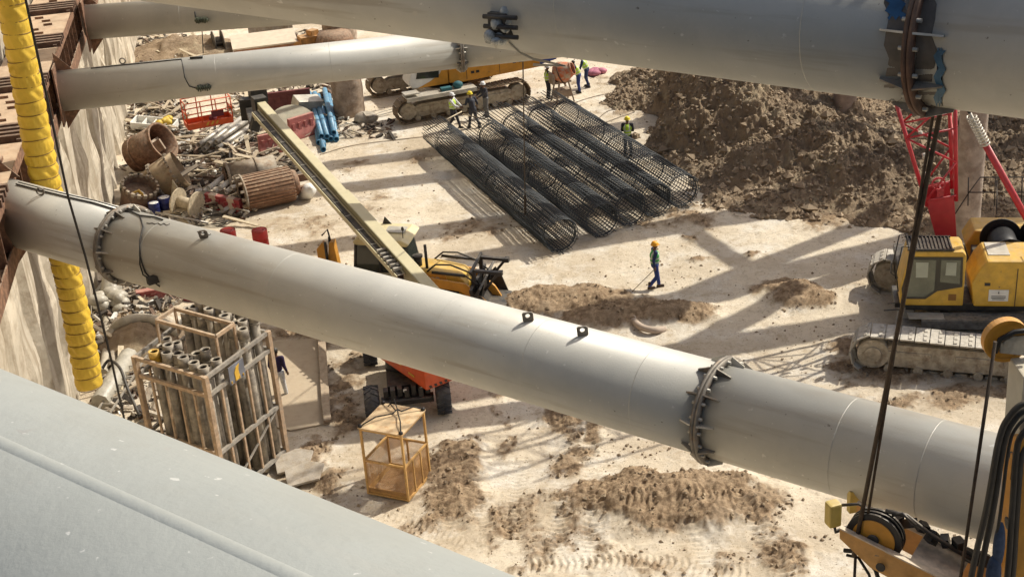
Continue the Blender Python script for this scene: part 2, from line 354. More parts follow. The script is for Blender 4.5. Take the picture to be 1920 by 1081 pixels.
# spoil heap
HB=[(10.3,57.3,2.2,4.6,2.5,.2),(11.3,54.5,2.6,3.2,1.5,0),(13.4,51.3,3.6,2.9,1.25,0),(16.6,49.8,3.2,2.7,.9,0),(10.9,51.6,2.4,2.2,1.1,0),(12.6,58.0,2.2,2.2,1.1,0),(20,52.5,5,3.4,.9,0),(11.2,63,3.5,3.,1.7,0),(19,63,7,3,1.1,0),(9.6,50.4,1.5,1.5,.5,0),(13.9,48.6,3.0,1.6,.55,0),(18.5,56,2,1.5,.6,0)]
def heap_h(x,y):
    w=x+1.7*(fbm(x*.45,y*.45,5,70,.6)-.5)*2; v=y+1.5*(fbm(x*.35,y*.35,4,80)-.5)*2
    h=np.zeros_like(x)
    for cx,cy,rx,ry,hh,ro in HB:
        dx=w-cx;dy=v-cy;c=math.cos(ro);q=math.sin(ro)
        r=np.sqrt(((dx*c+dy*q)/rx)**2+((-dx*q+dy*c)/ry)**2)
        h=np.maximum(h,hh*np.clip(1.15-r*.62,0,1)**1.15*(1) ) 
    e=np.clip(h*1.3,0,1)
    return h*1.25+e*((fbm(x*.75,y*.75,5,90,.6,True)-.5)*.95+(fbm(x*3.1,y*3.1,5,95,.7,True)-.5)*.5)-.12*(1-e)
hx,hy=np.meshgrid(np.linspace(4,31,700),np.linspace(43.5,70,680))
hz=heap_h(hx,hy); hz=np.where(hz<.02,-.25,hz)
hm=sm(.4,.6,fbm(hx*.5,hy*.5,5,99))
ho=grid_obj('spoil_heap',hx,hy,hz,hm,HM)
tag(ho,'large lumpy heap of dark brown excavated soil beyond the reinforcement cages','soil heap')
# clods on the ground
def clods(name,mat,label,X,Y,Zb,Sz):
    n=len(X); dirs=np.array([[1,0,0],[-1,0,0],[0,1,0],[0,-1,0],[0,0,1],[0,0,-1]],float)
    P=dirs[None]*rng.uniform(.6,1.3,(n,6,1))*Sz[:,None,None]; P[:,:,2]*=.75
    w=rng.uniform(0,6.28,n); c,s=np.cos(w)[:,None],np.sin(w)[:,None]; t=rng.uniform(-.7,.7,n); ct,st=np.cos(t)[:,None],np.sin(t)[:,None]
    x=P[:,:,0].copy();z=P[:,:,2].copy(); P[:,:,0]=x*ct+z*st; P[:,:,2]=-x*st+z*ct
    x=P[:,:,0].copy();y=P[:,:,1].copy(); P[:,:,0]=x*c-y*s; P[:,:,1]=x*s+y*c
    P[:,:,0]+=X[:,None];P[:,:,1]+=Y[:,None];P[:,:,2]+=(Zb+Sz*.25)[:,None]
    F=np.array([(0,2,4),(2,1,4),(1,3,4),(3,0,4),(2,0,5),(1,2,5),(3,1,5),(0,3,5)])[None]+np.arange(n)[:,None,None]*6
    me=bpy.data.meshes.new(name); me.from_pydata(P.reshape(-1,3).tolist(),[],F.reshape(-1,3).tolist()); me.materials.append(mat)
    o=bpy.data.objects.new(name,me); COL.objects.link(o); tag(o,label,'clods',kind='stuff')
N0=26000; ca_=rng.uniform(-.37,.37,N0); cr_=np.exp(rng.uniform(math.log(23),math.log(72),N0)); cx_=np.sin(ca_)*cr_; cy_=np.cos(ca_)*cr_
ch_,cm_=ground_h(cx_,cy_); chp=heap_h(cx_,cy_); cdens=fbm(cx_*.35,cy_*.35,4,44)
keep=(chp<.1)&((cm_>.25)|(rng.random(N0)<np.clip((cdens-.38)*2.2,.03,.6))); csz=(.012+.055*rng.random(N0)**4)*np.where(cm_>.3,1.35,1)
CLM=M('clod_soil',(.36,.28,.185),.95,var=.3,sc=1.5,col2=(.22,.16,.10),amt=.5,msc=1.1)
clods('scattered_clods',CLM,'small clods of earth scattered over the site floor',cx_[keep],cy_[keep],ch_[keep],csz[keep])
# ------------------------------------------------------------------ pit wall and wale
def wallx(y): return -13.4-.1727*(y-37.5)
wd=Vector((-.1727,1,0)).normalized(); wn=Vector((wd.y,-wd.x,0))        # along wall, into the pit
W0=Vector((wallx(6),6,0))
def wp(s,out,z): return W0+wd*s+wn*out+Vector((0,0,z))
prof=[]; s=0; k=0
while s<104:
    p=2.1+ .6*random.uniform(-1,1); d=.20+.09*random.uniform(-1,1)
    prof+= [(s,0),(s+p*.50,.02),(s+p*.62,-d*.9),(s+p*.86,-d),(s+p*.97,0)]; s+=p
wb=MB(); zs=np.linspace(-.5,19,60); vs=[]
for zz in zs:
    for (a,o) in prof:
        jit=.16*(float(vn(np.array([a*1.7]),np.array([zz*.8]),5)[0])-.5)*2
        vs.append(wp(a,o+jit,zz))
n=len(prof); fs=[(i*n+j,i*n+j+1,(i+1)*n+j+1,(i+1)*n+j) for i in range(len(zs)-1) for j in range(n-1)]
wb.add(vs,fs,False)
WALLM=M('shotcrete_wall',(.52,.46,.36),.92,var=.18,sc=.5,bump=1.,bs=5,col2=(.34,.285,.21),amt=.46,msc=1.6,cont=.10,streak=((2.6,2.6,.16),(.30,.25,.18),.52),spots=[(3,.70,(.62,.57,.48))])
wo=wb.build('pit_wall',WALLM); tag(wo,'tall grooved concrete retaining wall of the pit on the left','retaining wall')
# wale
ZW=9.8
wl=thing('wale_beam','long rusty twin steel wale beam running along the grooved pit wall','steel beam')
sA,sB=8,92
for nm,z0,col in (('lower_beam',ZW-.62,RUST),('upper_beam',ZW+.62,RUST)):
    b=MB()
    b.box(wp((sA+sB)/2,.86,z0),(sB-sA,.9,.02),rot=Euler((0,0,math.atan2(wd.y,wd.x))))
    for k in (-1,1): b.box(wp((sA+sB)/2,1.30,z0+k*.0),(sB-sA,.035,.42),rot=Euler((0,0,math.atan2(wd.y,wd.x))))
    b.box(wp((sA+sB)/2,.42,z0),(sB-sA,.035,.42),rot=Euler((0,0,math.atan2(wd.y,wd.x))))
    b.build(nm,col,wl)
b=MB(); b.box(wp((sA+sB)/2,.43,ZW+.0),(sB-sA,.02,1.2),rot=Euler((0,0,math.atan2(wd.y,wd.x)))); b.build('web',RUSTD,wl)
b=MB()
s=sA
while s<sB:
    b.box(wp(s,1.16,ZW),(.03,.3,1.0),rot=Euler((0,0,math.atan2(wd.y,wd.x)))); s+=.9
b.build('stiffener',RUST,wl)
dk=thing('deck_plate','dusty brown steel plate lying on top of the wale beam','plate',group='deck plates on the wale')
LEDGE=M('dusty_ledge',(.40,.28,.18),.9,var=.2,sc=2,bump=.3,col2=(.24,.12,.07),amt=.4,msc=2.5,dust=.5,dcol=(.5,.4,.28))
mb=MB(); mb.box((0,0,0),(2.9,1.34,.03)); p0=mb.build('plate',LEDGE,dk)
for k in range(5): mb=MB(); mb.box((-1+k*.5,.2*math.sin(k*2),.05),(.03,.25,.06)); mb.build('cleat',RUST,dk)
gr=thing('slotted_bracket','rusty slotted steel bracket on the wale between the deck plates','bracket',group='slotted brackets on the wale')
mb=MB()
for k in range(4): mb.box((-.45+k*.3,0,.06),(.12,1.5,.16))
mb.box((0,-.6,.0),(1.2,.1,.14)); mb.box((0,.6,.0),(1.2,.1,.14)); mb.build('channel',RUSTD,gr)
ang=math.atan2(wd.y,wd.x); s=sA; first=True; i=0
while s<58:
    o=dk if first else copy_tree(dk); p=wp(s+1.45,.74,ZW+.85); o.location=p; o.rotation_euler=(0,0,ang)
    g=gr if first else copy_tree(gr); g.location=wp(s+3.6,.74,ZW+.84); g.rotation_euler=(0,0,ang)
    first=False; s+=4.25
# ------------------------------------------------------------------ struts
def strut(label,p0,p1,r,joints=(),seams=(),lugs=(),endflange=True,seamline=None,mat=PIPE,group=None,gn=12,gl=.26,n=96,joint_mat=None):
    p0=Vector(p0);p1=Vector(p1);d=(p1-p0);L=d.length;d.normalize()
    t=thing('strut_pipe',label,'steel strut',p0,group=group)
    side=d.cross(Vector((0,0,1))).normalized(); up=Vector((0,0,1))
    cuts=[0]+list(joints)+[L]
    for a,b_ in zip(cuts[:-1],cuts[1:]):
        m=MB(); m.cyl(d*(a+.0),d*(b_-.0),r,n=n,cap=True)
        for sm_ in seams:
            if a<sm_<b_: m.ring(d*sm_,d,r-.01,r+.0012,.012,n)
        if seamline is not None:
            q=side*math.cos(seamline)*r+up*math.sin(seamline)*r
            qq=q*((r-.0455)/r); m.path([qq+d*a,qq+d*(b_)],.05,64)
        m.build('pipe_section',mat,t)
    for j in joints:
        f=MB(); f.ring(d*(j-.028),d,r-.02,r+.115,.045,80); f.ring(d*(j+.028),d,r-.02,r+.115,.045,80); fo=f.build('flange_ring',joint_mat or FLG,t)
        me=None
        for k in range(gn):
            th=2*math.pi*(k+.35)/gn; e=side*math.cos(th)+up*math.sin(th); ta=d.cross(e)
            for sg in (-1,1):
                o=MB(); o.prism([(.05,-.01),(gl,-.01),(gl,.03),(.05,.125)],d*j+e*r,d*sg,e,.022).build('gusset_plate',PALE if (k%3==0) else FLG,fo)
        for k in range(gn*2):
            th=2*math.pi*(k+.15)/(gn*2); e=side*math.cos(th)+up*math.sin(th)
            o=MB(); o.cyl(d*(j-.10)+e*(r+.06),d*(j+.10)+e*(r+.06),.024,n=6); o.build('bolt',BOLT,fo)
    for lg in lugs:
        a,th,kind=lg; e=side*math.cos(th)+up*math.sin(th); c=d*a+e*r
        m=MB()
        if kind=='plate':
            ax=(_R*.96+d*.0); ax=(ax-e*ax.dot(e)).normalized()
            out=[(-.085,-.02),(.085,-.02),(.085,.13),(.055,.165),(-.055,.165),(-.085,.13)]
            n_=16; hole=[(.038*math.cos(2*math.pi*k/n_),.105+.038*math.sin(2*math.pi*k/n_)) for k in range(n_)]
            # outline resampled to the hole's count
            ob=[]
            for k in range(n_):
                an=2*math.pi*k/n_; cx,sx=math.cos(an),math.sin(an)
                tt=min([((.085)/abs(cx)) if abs(cx)>1e-6 else 9, ((.06 if sx>0 else .125)/abs(sx)) if abs(sx)>1e-6 else 9]); ob.append((cx*tt,.105+sx*tt))
            nn=ax.cross(e).normalized(); vs=[]
            for sgn in (-1,1):
                for q in (ob,hole): vs+=[c+ax*x+e*y+nn*(sgn*.013) for x,y in q]
            fs=[]
            for k in range(n_):
                j=(k+1)%n_; fs+=[(k,j,n_+j,n_+k),(2*n_+k,3*n_+k,3*n_+j,2*n_+j),(k,2*n_+k,2*n_+j,j),(n_+k,n_+j,3*n_+j,3*n_+k)]
            m.add(vs,fs); m.build('lifting_lug',FLG,t)
        else:
            ax=(_R-e*_R.dot(e)).normalized()
            m.path([c+e*.085+ax*(math.cos(q)*.075)+e*(math.sin(q)*.075) for q in np.linspace(0,2*math.pi,17)[:-1]],.018,8,True); m.build('lifting_ring',FLG,t)
    if endflange:
        m=MB(); m.box((0,0,0),(.04,2*r+.35,2*r+.5),rot=Euler((0,0,ang+math.pi/2))); m.build('end_plate',RUST,t)
        for sg in (-1,1):
            m=MB(); m.prism([(0,0),(.42,0),(0,.5)],V(0,0,sg*(r+.02)),wn,V(0,0,sg*-1)*-1,.03); m.build('end_gusset',RUST,t)
    return t,d,side
def param(p0,d,px,py,z):   # distance along the axis nearest to a photo pixel seen on plane z
    q=G(px,py,z); return (q-Vector(p0)).dot(d)
# A : the middle strut
A0=G(12,395,ZW); A1=G(1850,910,ZW); dA=(A1-A0).normalized(); A1=A0+dA*30
LA=lambda px,py:param(A0,dA,px,py,ZW)
jA=[LA(232,463),LA(1345,775)]
tA,dA,sAv=strut('long grey tubular strut across the middle of the pit with two bolted flange joints',A0,A1,.69,jA,
  [LA(300,485),LA(545,550),LA(855,635),LA(1022,680),LA(1225,735),LA(1590,840),LA(1745,890)],
  [(LA(150,405)-.15,R(80),'ring'),(LA(392,505)+.1,R(80),'plate'),(LA(990,680),R(84),'plate'),(LA(1092,708),R(84),'plate')],gn=11)
# B, D perpendicular struts behind
B0=G(113,171,ZW); B1=G(862,91,ZW); dB=(B1-B0).normalized()
tB,_,_=strut('slim grey strut in the upper left with a cable looped down its side',B0,B0+dB*26,.545,[(B1-B0).length],[4.2,7.3],[((G(233,170,ZW)-B0).dot(dB),R(95),'ring')],gn=8,gl=.16)
D0=G(163,42,ZW); D1=G(500,18,ZW); dD=(D1-D0).normalized()
tD,_,_=strut('farthest grey tubular strut at the top left corner, partly behind the overhead strut',D0,D0+dD*26,.545,[],[3.1,8],[],gn=8)
# C, E upper struts near the camera
ZC=16.
def axis_from_edge(p1,p2,r,z,sg):     # axis of a level cylinder whose outline runs through two photo points; sg=+1: axis lies above the outline
    n_=ray(*p1).cross(ray(*p2)).normalized()
    if n_.dot(_U)*sg<0: n_=-n_
    d=n_.cross(Z_).normalized(); 
    if d.x<0: d=-d
    h=d.cross(Z_).normalized(); q=G(*p1,z); return q+h*(r/n_.dot(h)),d
Z_=Vector((0,0,1)); RC_=.76
C0,dC=axis_from_edge((250,0),(1920,223),RC_,ZC,1); CA=C0-dC*8
kC=lambda px,py:(surf0(CA,dC,RC_,px,py)-CA).dot(dC)
def surf0(p0,d,r,px,py):
    o=Vector((0,0,CH)); v=ray(px,py).normalized(); p0=Vector(p0)
    a=v-d*v.dot(d); b_=(o-p0)-d*(o-p0).dot(d); A=a.dot(a);B=2*a.dot(b_);C=b_.dot(b_)-r*r; q=B*B-4*A*C
    return o+v*((-B-math.sqrt(max(q,0)))/(2*A))
print('C axis',C0,dC)
tC,_,sC=strut('big overhead grey strut across the top with a rusty blue-stained flange joint',CA,CA+dC*38,RC_,[kC(1706,120)],[kC(1045,60),kC(1500,100)],[],endflange=False,gn=9,gl=.33,joint_mat=RUSTD)
ZE=17.4; RE=.76
E0,dE=axis_from_edge((0,690),(970,1081),RE,ZE,-1)
print('E axis',E0,dE)
sq=surf0(E0,dE,RE,270,950); e_=(sq-E0)-dE*(sq-E0).dot(dE); sdE=dE.cross(Z_).normalized(); thE=math.atan2(e_.z,e_.dot(sdE))
tE,_,_=strut('big pale strut in the near left corner with a long weld seam',E0-dE*7,E0+dE*22,RE,[],[],[],endflange=False,seamline=thE,
    mat=M('strut_paint_pale',(.375,.39,.36),.5,var=.07,sc=.9,bump=.12,bs=35,col2=(.34,.345,.31),amt=.38,msc=2.5,cont=.14,spots=[(7,.73,(.36,.36,.33)),(26,.70,(.56,.56,.52)),(13,.75,(.25,.22,.17))],streak=((.2,.2,7.),(.39,.39,.35),.60)))
# upper level struts beyond the frame; their shadows fall on the floor
def upper(a,b,r,zt,nm='strut_pipe',lab='',left=30,right=26,cat='steel strut'):
    a=G(*a);b=G(*b); d=(b-a).normalized(); sh=Vector((sv.x,sv.y,0))*(zt/sv.z); a=a+sh+Vector((0,0,zt)); b=b+sh+Vector((0,0,zt))
    # stop at the wall
    p=Vector(a); k=0
    while k<left and p.x>wallx(p.y)+.3: p=p-d*.5; k+=.5
    q=b+d*right
    if cat=='steel strut': strut(lab,p,q,r,[],[],[],endflange=False,n=32,group='upper level struts above the view')
    else:
        o=MB(); o.bar(p,q,r*2,r*2); tag(o.build(nm,RUST),lab,cat,group='added shadow braces above the view')
UL='grey upper level strut above the view throwing a long shadow band'
upper((618,312),(815,285),.60,16,lab=UL)
upper((650,352),(793,335),.60,16,lab=UL)
upper((560,468),(930,418),.70,16,lab=UL)
upper((1083,455),(1483,393),.65,16,lab=UL,left=4.2)
upper((1358,649),(1602,608),.66,16,lab=UL)
UB='rusty brace added above the view to throw a crossing shadow band'  # unseen beams added only to cast the crossing shadow bands
upper((1180,590),(1420,528),.75,16,lab=UL,left=2.5)
upper((1290,433),(1400,503),.24,15.2,'shadow_brace',UB,.6,.4,'brace')
upper((1403,507),(1583,437),.42,15.2,'shadow_brace',UB,5,1.5,'brace')
upper((1200,700),(1430,580),.42,15.2,'shadow_brace',UB,3,1,'brace')
# ------------------------------------------------------------------ fittings on the struts
Z=V(0,0,1)
def onA(px,py,off=.0,th=None,ax=None): pass
def surf(p0,d,r,px,py):      # first hit of the pixel ray with the cylinder p0,d,r
    o=Vector((0,0,CH)); v=ray(px,py).normalized(); p0=Vector(p0)
    a=v-d*v.dot(d); b=(o-p0)-d*(o-p0).dot(d); A=a.dot(a);B=2*a.dot(b);C=b.dot(b)-r*r; q=B*B-4*A*C
    t=(-B-math.sqrt(max(q,0)))/(2*A); return o+v*t
def child(mb,name,mat,par,**k):       # world-coordinate mesh under an untransformed-rotation parent
    o=mb.build(name,mat,par,**k); o.location=-par.location; return o
# cable along the top of A, from the wale over the first joint
m=MB(); pts=[surf(A0,dA,.715,x,y) for x,y in ((30,345),(80,358),(130,370),(175,380),(215,392),(245,396),(262,404),(290,407),(305,412))]
m.path(pts,.017,6); m.path([p+V(.05,.02,.03) for p in pts[:6]],.012,6)
m.path([surf(A0,dA,.71,x,y) for x,y in ((262,404),(268,425),(262,450),(262,480),(272,510),(290,530),(300,537))],.014,6)
m.path([surf(A0,dA,.71,x,y) for x,y in ((262,450),(262,495),(268,515),(280,522))],.012,6)
m.box(surf(A0,dA,.75,287,524),(.22,.12,.14),rz=.6); child(m,'cable',CABLE,tA)
for a,b in (((275,418),(318,421)),((370,434),(395,440))):
    m=MB(); pts=[surf(A0,dA,.696,a[0]+(b[0]-a[0])*t,a[1]+(b[1]-a[1])*t+1.6*math.sin(t*23)) for t in np.linspace(0,1,9)]; m.path(pts,.009,6); child(m,'handwriting_mark',BLKM,tA)
# B sensor and cable
def sensor(par,p0,d,r,px,py,s):
    c=surf(p0,d,r+.05,px,py); m=MB()
    for k in range(6): m.ring(c+d*((k-2.5)*.06*s),d,.03*s,.085*s*(1+.15*math.sin(k*2)),.035*s,14)
    m.cyl(c-d*.2*s,c+d*.2*s,.035*s,n=10); child(m,'sensor_clamp',M('dirty_green',(.07,.08,.05),.6,var=.4),par)
sensor(tB,B0,dB,.545,382,165,1.); sensor(tD,D0,dD,.545,378,38,1.1)
m=MB(); m.path([surf(B0,dB,.56,x,y) for x,y in ((170,128),(240,121),(300,115),(340,111),(343,125),(346,145),(355,162),(372,167))],.014,6)
m.path([surf(B0,dB,.575,x,y) for x,y in ((356,109),(366,108),(380,107))],.03,6); child(m,'cable',CABLE,tB)
m=MB(); m.path([surf(D0,dD,.56,x,y) for x,y in ((365,22),(366,33),(375,38))]+[G(379,60,ZW-1.2),G(381,100,7.5)],.018,6); child(m,'hanging_cable',CABLE,tD)
# C: wrapped box and cables, blue stain
cb=surf(CA,dC,RC_+.02,938,45)
bx=thing('junction_box','grey junction box wrapped in torn plastic, strapped under the overhead strut','box',cb)
m=MB(); m.box((0,0,0),(.26,.16,.30),rz=-.6); m.build('box',BLKM,bx,bev=.01)
m=MB()
for k in range(9): 
    p=V(random.uniform(-.16,.1),random.uniform(-.14,-.04),random.uniform(-.17,.2)); m.sph(p,(.09,.05,.07),7,5,Euler((k,k*2,k)).to_matrix())
m.build('plastic_wrap',M('clear_torn_plastic',(.42,.44,.42),.25,var=.3,sc=12,bump=1,bs=20,spec=.8),bx)
m=MB()
for k in range(3): m.cyl(V(-.2,-.05,-.12+k*.12),V(.2,-.25,-.12+k*.12),.03,n=8)
m.build('clamp',BLKM,bx)
m=MB(); 
for o_ in (0,.05):
    m.path([surf(CA,dC,RC_+.02,x,y)+V(0,0,-o_*.3) for x,y in ((945,60),(955,80),(975,98),(1000,110),(1030,116))]+[surf(CA,dC,RC_+.16,1060,124),surf(CA,dC,RC_+.16,1000,120+o_*60)],.009,6)
m.path([surf(CA,dC,RC_+.02,x,y) for x,y in ((918,30),(915,55),(925,75),(930,90))],.008,6)
m.build('loose_cable',M('pale_cable',(.4,.38,.33),.6),bx).location=-cb
# patches of blue paint beside the C joint, laid on the pipe skin
def skin(par,p0,d,r,px0,py0,px1,py1,mat,name):
    m=MB(); nx,ny=8,8; vs=[]
    for i in range(nx+1):
        for j in range(ny+1):
            e=1+.12*math.sin(i*1.7+j*2.3)
            x=px0+(px1-px0)*i/nx; y=py0+(py1-py0)*j/ny
            if i in(0,nx): x+=6*math.sin(j*2.1+px0)
            if j in(0,ny): y+=5*math.sin(i*1.9)
            vs.append(surf(p0,d,r+.004,x,y))
    m.add(vs,[(i*(ny+1)+j,(i+1)*(ny+1)+j,(i+1)*(ny+1)+j+1,i*(ny+1)+j+1) for i in range(nx) for j in range(ny)],True)
    child(m,name,mat,par)
DKP=M('dark_primer_paint',(.10,.085,.07),.6,var=.3,sc=3,col2=(.12,.09,.07),amt=.3)
skin(tC,CA,dC,RC_,1662,-20,1700,190,DKP,'dark_primer_band'); skin(tC,CA,dC,RC_,1714,-20,1752,205,DKP,'dark_primer_band')
skin(tC,CA,dC,RC_+.006,1664,-20,1694,34,BLUEP,'blue_paint_patch'); skin(tC,CA,dC,RC_+.006,1755,92,1768,196,M('blue_stain',(.03,.10,.17),.5,var=.2),'blue_paint_patch')
# ------------------------------------------------------------------ yellow duct, hanging cable
yd=GY(96,405,28.3); dtop=GY(8,-40,28.3); dbot=GY(168,722,28.3)
dt=thing('ventilation_duct','long yellow fabric ventilation duct hanging down the pit wall','duct',(dbot.x,dbot.y,dbot.z))
x0=(dtop.x+dbot.x)/2; m=MB(); n=48; zt=dtop.z-dbot.z; nr=int(zt/.285)
prof=[];vs=[]
for k in range(nr*8+1):
    zz=k/8*.285; ph=(k%8)/8; rr=.285+.016*abs(math.sin(math.pi*ph))**.7*1
    cx=(dtop.x-dbot.x)*(zz/zt)+.03*math.sin(zz*.9)
    for i in range(n):
        t=2*math.pi*i/n; w=rr+(.010+.014*abs(math.sin(k//8*2.7)))*math.sin(i*.9*(1+(k//8)%3)+k*.5)*math.sin(math.pi*ph)+.012*math.sin(i*.26+zz*1.3)
        vs.append((cx+math.cos(t)*w,math.sin(t)*w,zz))
K=nr*8+1
m.add(vs,[(k*n+i,k*n+(i+1)%n,(k+1)*n+(i+1)%n,(k+1)*n+i) for k in range(K-1) for i in range(n)],True)
m.build('duct_sleeve',HOSEY,dt)
m=MB()
for k in range(nr+1):
    zz=k*.285; cx=(dtop.x-dbot.x)*(zz/zt)+.03*math.sin(zz*.9)
    m.path([V(cx+math.cos(t)*.292,math.sin(t)*.292,zz+.02*math.sin(t+k*1.9)+.015*math.sin(k*3.1)) for t in np.linspace(0,2*math.pi,37)[:-1]],.0085,5,True)
m.build('wire_band',HOSER,dt)
p=[GY(x,y,22.5+ (y/775)*1.2) for x,y in ((28,-60),(48,0),(72,110),(98,230),(128,370),(160,480),(188,590),(210,680),(234,790))]
m=MB(); m.path(p,.022,8)
hc=m.build('hanging_cable',CABLE); tag(hc,'thick black cable hanging in front of the yellow duct','cable')
# ------------------------------------------------------------------ rebar cages
def rebar_cage(a,b,r,nb,pitch,label,over=1.5):
    a=Vector(a);b=Vector(b);a.z=gz(a.x,a.y)+r+.03;b.z=gz(b.x,b.y)+r+.03;d=b-a;L=d.length;h=math.atan2(d.y,d.x)
    t=thing('rebar_cage',label,'rebar cage',a,rot=(0,-math.asin(d.z/L),h),group='rebar cages laid side by side')
    m=MB(); m.cyl((-over,0,0),(L,0,0),.0185,n=5); bar=m.build('longitudinal_bar',REBAR,t); me=bar.data
    for k in range(nb):
        th=2*math.pi*k/nb; o=bar if k==0 else bar.copy()
        if k: COL.objects.link(o); o.parent=t
        o.location=(random.uniform(-.35,.1),math.cos(th)*(r-.02),math.sin(th)*(r-.02)); o.rotation_euler=(0,random.uniform(-.003,.003),random.uniform(-.003,.003))
    m=MB(); pts=[]; N=int(L/pitch*18)
    for i in range(N):
        u=i/18*2*math.pi; x=i/18*pitch; q=r+.008*math.sin(x*3); pts.append((x,math.cos(u)*q,math.sin(u)*q))
    m.path(pts,.0135,4); m.build('spiral_tie',REBAR,t)
    for k in range(5):
        m=MB(); m.path([(.25+k*(L-.5)/4,math.cos(u)*(r-.045),math.sin(u)*(r-.045)) for u in np.linspace(0,2*math.pi,33)[:-1]],.02,6,True); m.build('stiffener_hoop',REBAR,t)
    return t
ab=[((844,293),(1056,476),.66,40,.15,'densest dark rebar cage, nearest of the row, beside the yellow digger'),
    ((922,282),(1135,448),.66,30,.19,'second rebar cage from the left, behind the densest one'),
    ((965,263),(1188,429),.66,30,.19,'middle rebar cage of the row of five'),
    ((1012,250),(1235,412),.66,30,.19,'fourth rebar cage from the left, in front of the farthest one'),
    ((1058,240),(1285,397),.66,30,.19,'rightmost rebar cage, at the foot of the soil heap')]
for a,b,r,nb,pi_,lb in ab: rebar_cage(G(*a),G(*b),r,nb,pi_,lb)
# ------------------------------------------------------------------ crawler undercarriage
MUDB=M('muddy_brown_shoe',(.20,.14,.085),.85,var=.25,sc=5,bump=.2,dust=.45,dcol=(.45,.37,.26))
def crawler_track(par,L,H,W,y,mat,nsh=44,name='track',fmat=None):
    fmat=fmat or mat
    R_=H/2; st=(L-H); per=2*st+2*math.pi*R_
    m=MB(); 
    for k in range(nsh):
        s_=per*k/nsh
        if s_<st: p=V(-st/2+s_,0,H-.02-.05*math.sin(math.pi*s_/st)**2*1.4); a=0
        elif s_<st+math.pi*R_: q=(s_-st)/R_; p=V(st/2+math.sin(q)*R_,0,R_+math.cos(q)*R_); a=q
        elif s_<2*st+math.pi*R_: p=V(st/2-(s_-st-math.pi*R_),0,0.0); a=math.pi
        else: q=(s_-2*st-math.pi*R_)/R_; p=V(-st/2-math.sin(q)*R_,0,R_-math.cos(q)*R_); a=math.pi+q
        rt=Euler((0,a,0)); pl=per/nsh
        m.box(p+V(0,y,0),(pl*.93,W,.045),rot=rt)
        for yy in (-W*.3,0,W*.3): m.box(p+V(0,y+yy,0)+rt.to_matrix()@V(-pl*.2,0,.035),(pl*.22,W*.24,.035),rot=rt)
        m.box(p+V(0,y,0)+rt.to_matrix()@V(0,0,-.06),(pl*.8,W*.3,.09),rot=rt)
    tb=m.build(name,mat,par)
    m=MB(); poly=[(-st/2+.15,R_-.16),(-st/2+.15,R_+.10),(-st/2+.55,H-.29),(st/2-.55,H-.29),(st/2-.15,R_+.10),(st/2-.15,R_-.16),(st/2-.6,.24),(-st/2+.6,.24)]
    m.prism(poly,V(0,y,0),V(1,0,0),V(0,0,1),W*.62); 
    for k in range(3): m.box((-st/3+k*st/3,y,R_+.03),(st*.22,W*.7,.2))
    m.build('track_frame',fmat,tb,bev=.03)
    for sx in (-1,1):
        m=MB(); m.cyl((sx*st/2,y-W*.36,R_),(sx*st/2,y+W*.36,R_),R_-.17,n=28); m.cyl((sx*st/2,y-W*.42,R_),(sx*st/2,y+W*.42,R_),R_*.38,n=20)
        for k in range(6): m.cyl((sx*st/2+math.cos(k*1.047)*R_*.55,y-W*.38,R_+math.sin(k*1.047)*R_*.55),(sx*st/2+math.cos(k*1.047)*R_*.55,y+W*.38,R_+math.sin(k*1.047)*R_*.55),.05,n=8)
        m.build('sprocket',fmat,tb)
    for k in range(7):
        x=-st/2+.45+k*(st-.9)/6; m=MB(); m.cyl((x,y-W*.36,.17),(x,y+W*.36,.17),.13,n=14); m.build('roller',fmat,tb)
    return tb
def sub(name,par,loc,rz=0):
    o=bpy.data.objects.new(name,None); COL.objects.link(o); o.parent=par; o.location=loc; o.rotation_euler=(0,0,rz); return o
# --- red boomed crawler crane on the right
CO=V(14.33,38.26,0); hT=R(160); hU=R(169); l2=V(-math.sin(hT),math.cos(hT),0)
cc=CO+l2*1.15-V(math.cos(hT),math.sin(hT),0)*.15
cr=thing('crawler_crane','yellow crawler crane with red lattice boom and muddy tracks on the right','crane',cc,hT)
for y in (2.72,-2.72): crawler_track(cr,7.1,1.24,.88,y,MUDG,38,fmat=MUDT)
m=MB(); m.box((0,0,.62),(3.2,4.7,.55)); m.box((2.2,0,.55),(.5,4.7,.3)); m.box((-2.2,0,.55),(.5,4.7,.3)); m.build('car_body',MUDG,cr,bev=.03)
m=MB(); m.cyl((0,0,.9),(0,0,1.35),1.3,n=40); m.build('slew_ring',BLKM,cr)
# upper works in their own frame
def loc2(o): return cr_inv@o
cr_m=Matrix.Translation(cc)@Matrix.Rotation(hT,4,'Z'); up_m=Matrix.Translation(CO)@Matrix.Rotation(hU,4,'Z'); rel=cr_m.inverted()@up_m
def U(mb,name,mat,par=None,bev=0,label=None):
    o=mb.build(name,mat,par or cr,bev=bev,label=label)
    if par is None: o.matrix_local=rel
    return o
m=MB(); m.box((-.6,.1,1.47),(6.0,4.4,.22)); m.box((1.4,1.55,1.45),(2.6,1.2,.16)); U(m,'deck',BLKM,bev=.01)
m=MB(); m.box((-.3,2.62,1.30),(4.6,.5,.05)); m.box((1.9,2.62,1.1),(1.3,.5,.05)); m.box((-.3,2.88,1.18),(4.6,.04,.25)); U(m,'walkway',M('dirty_steel_deck',(.12,.12,.12),.6,.3,var=.4,sc=5,dust=.5))
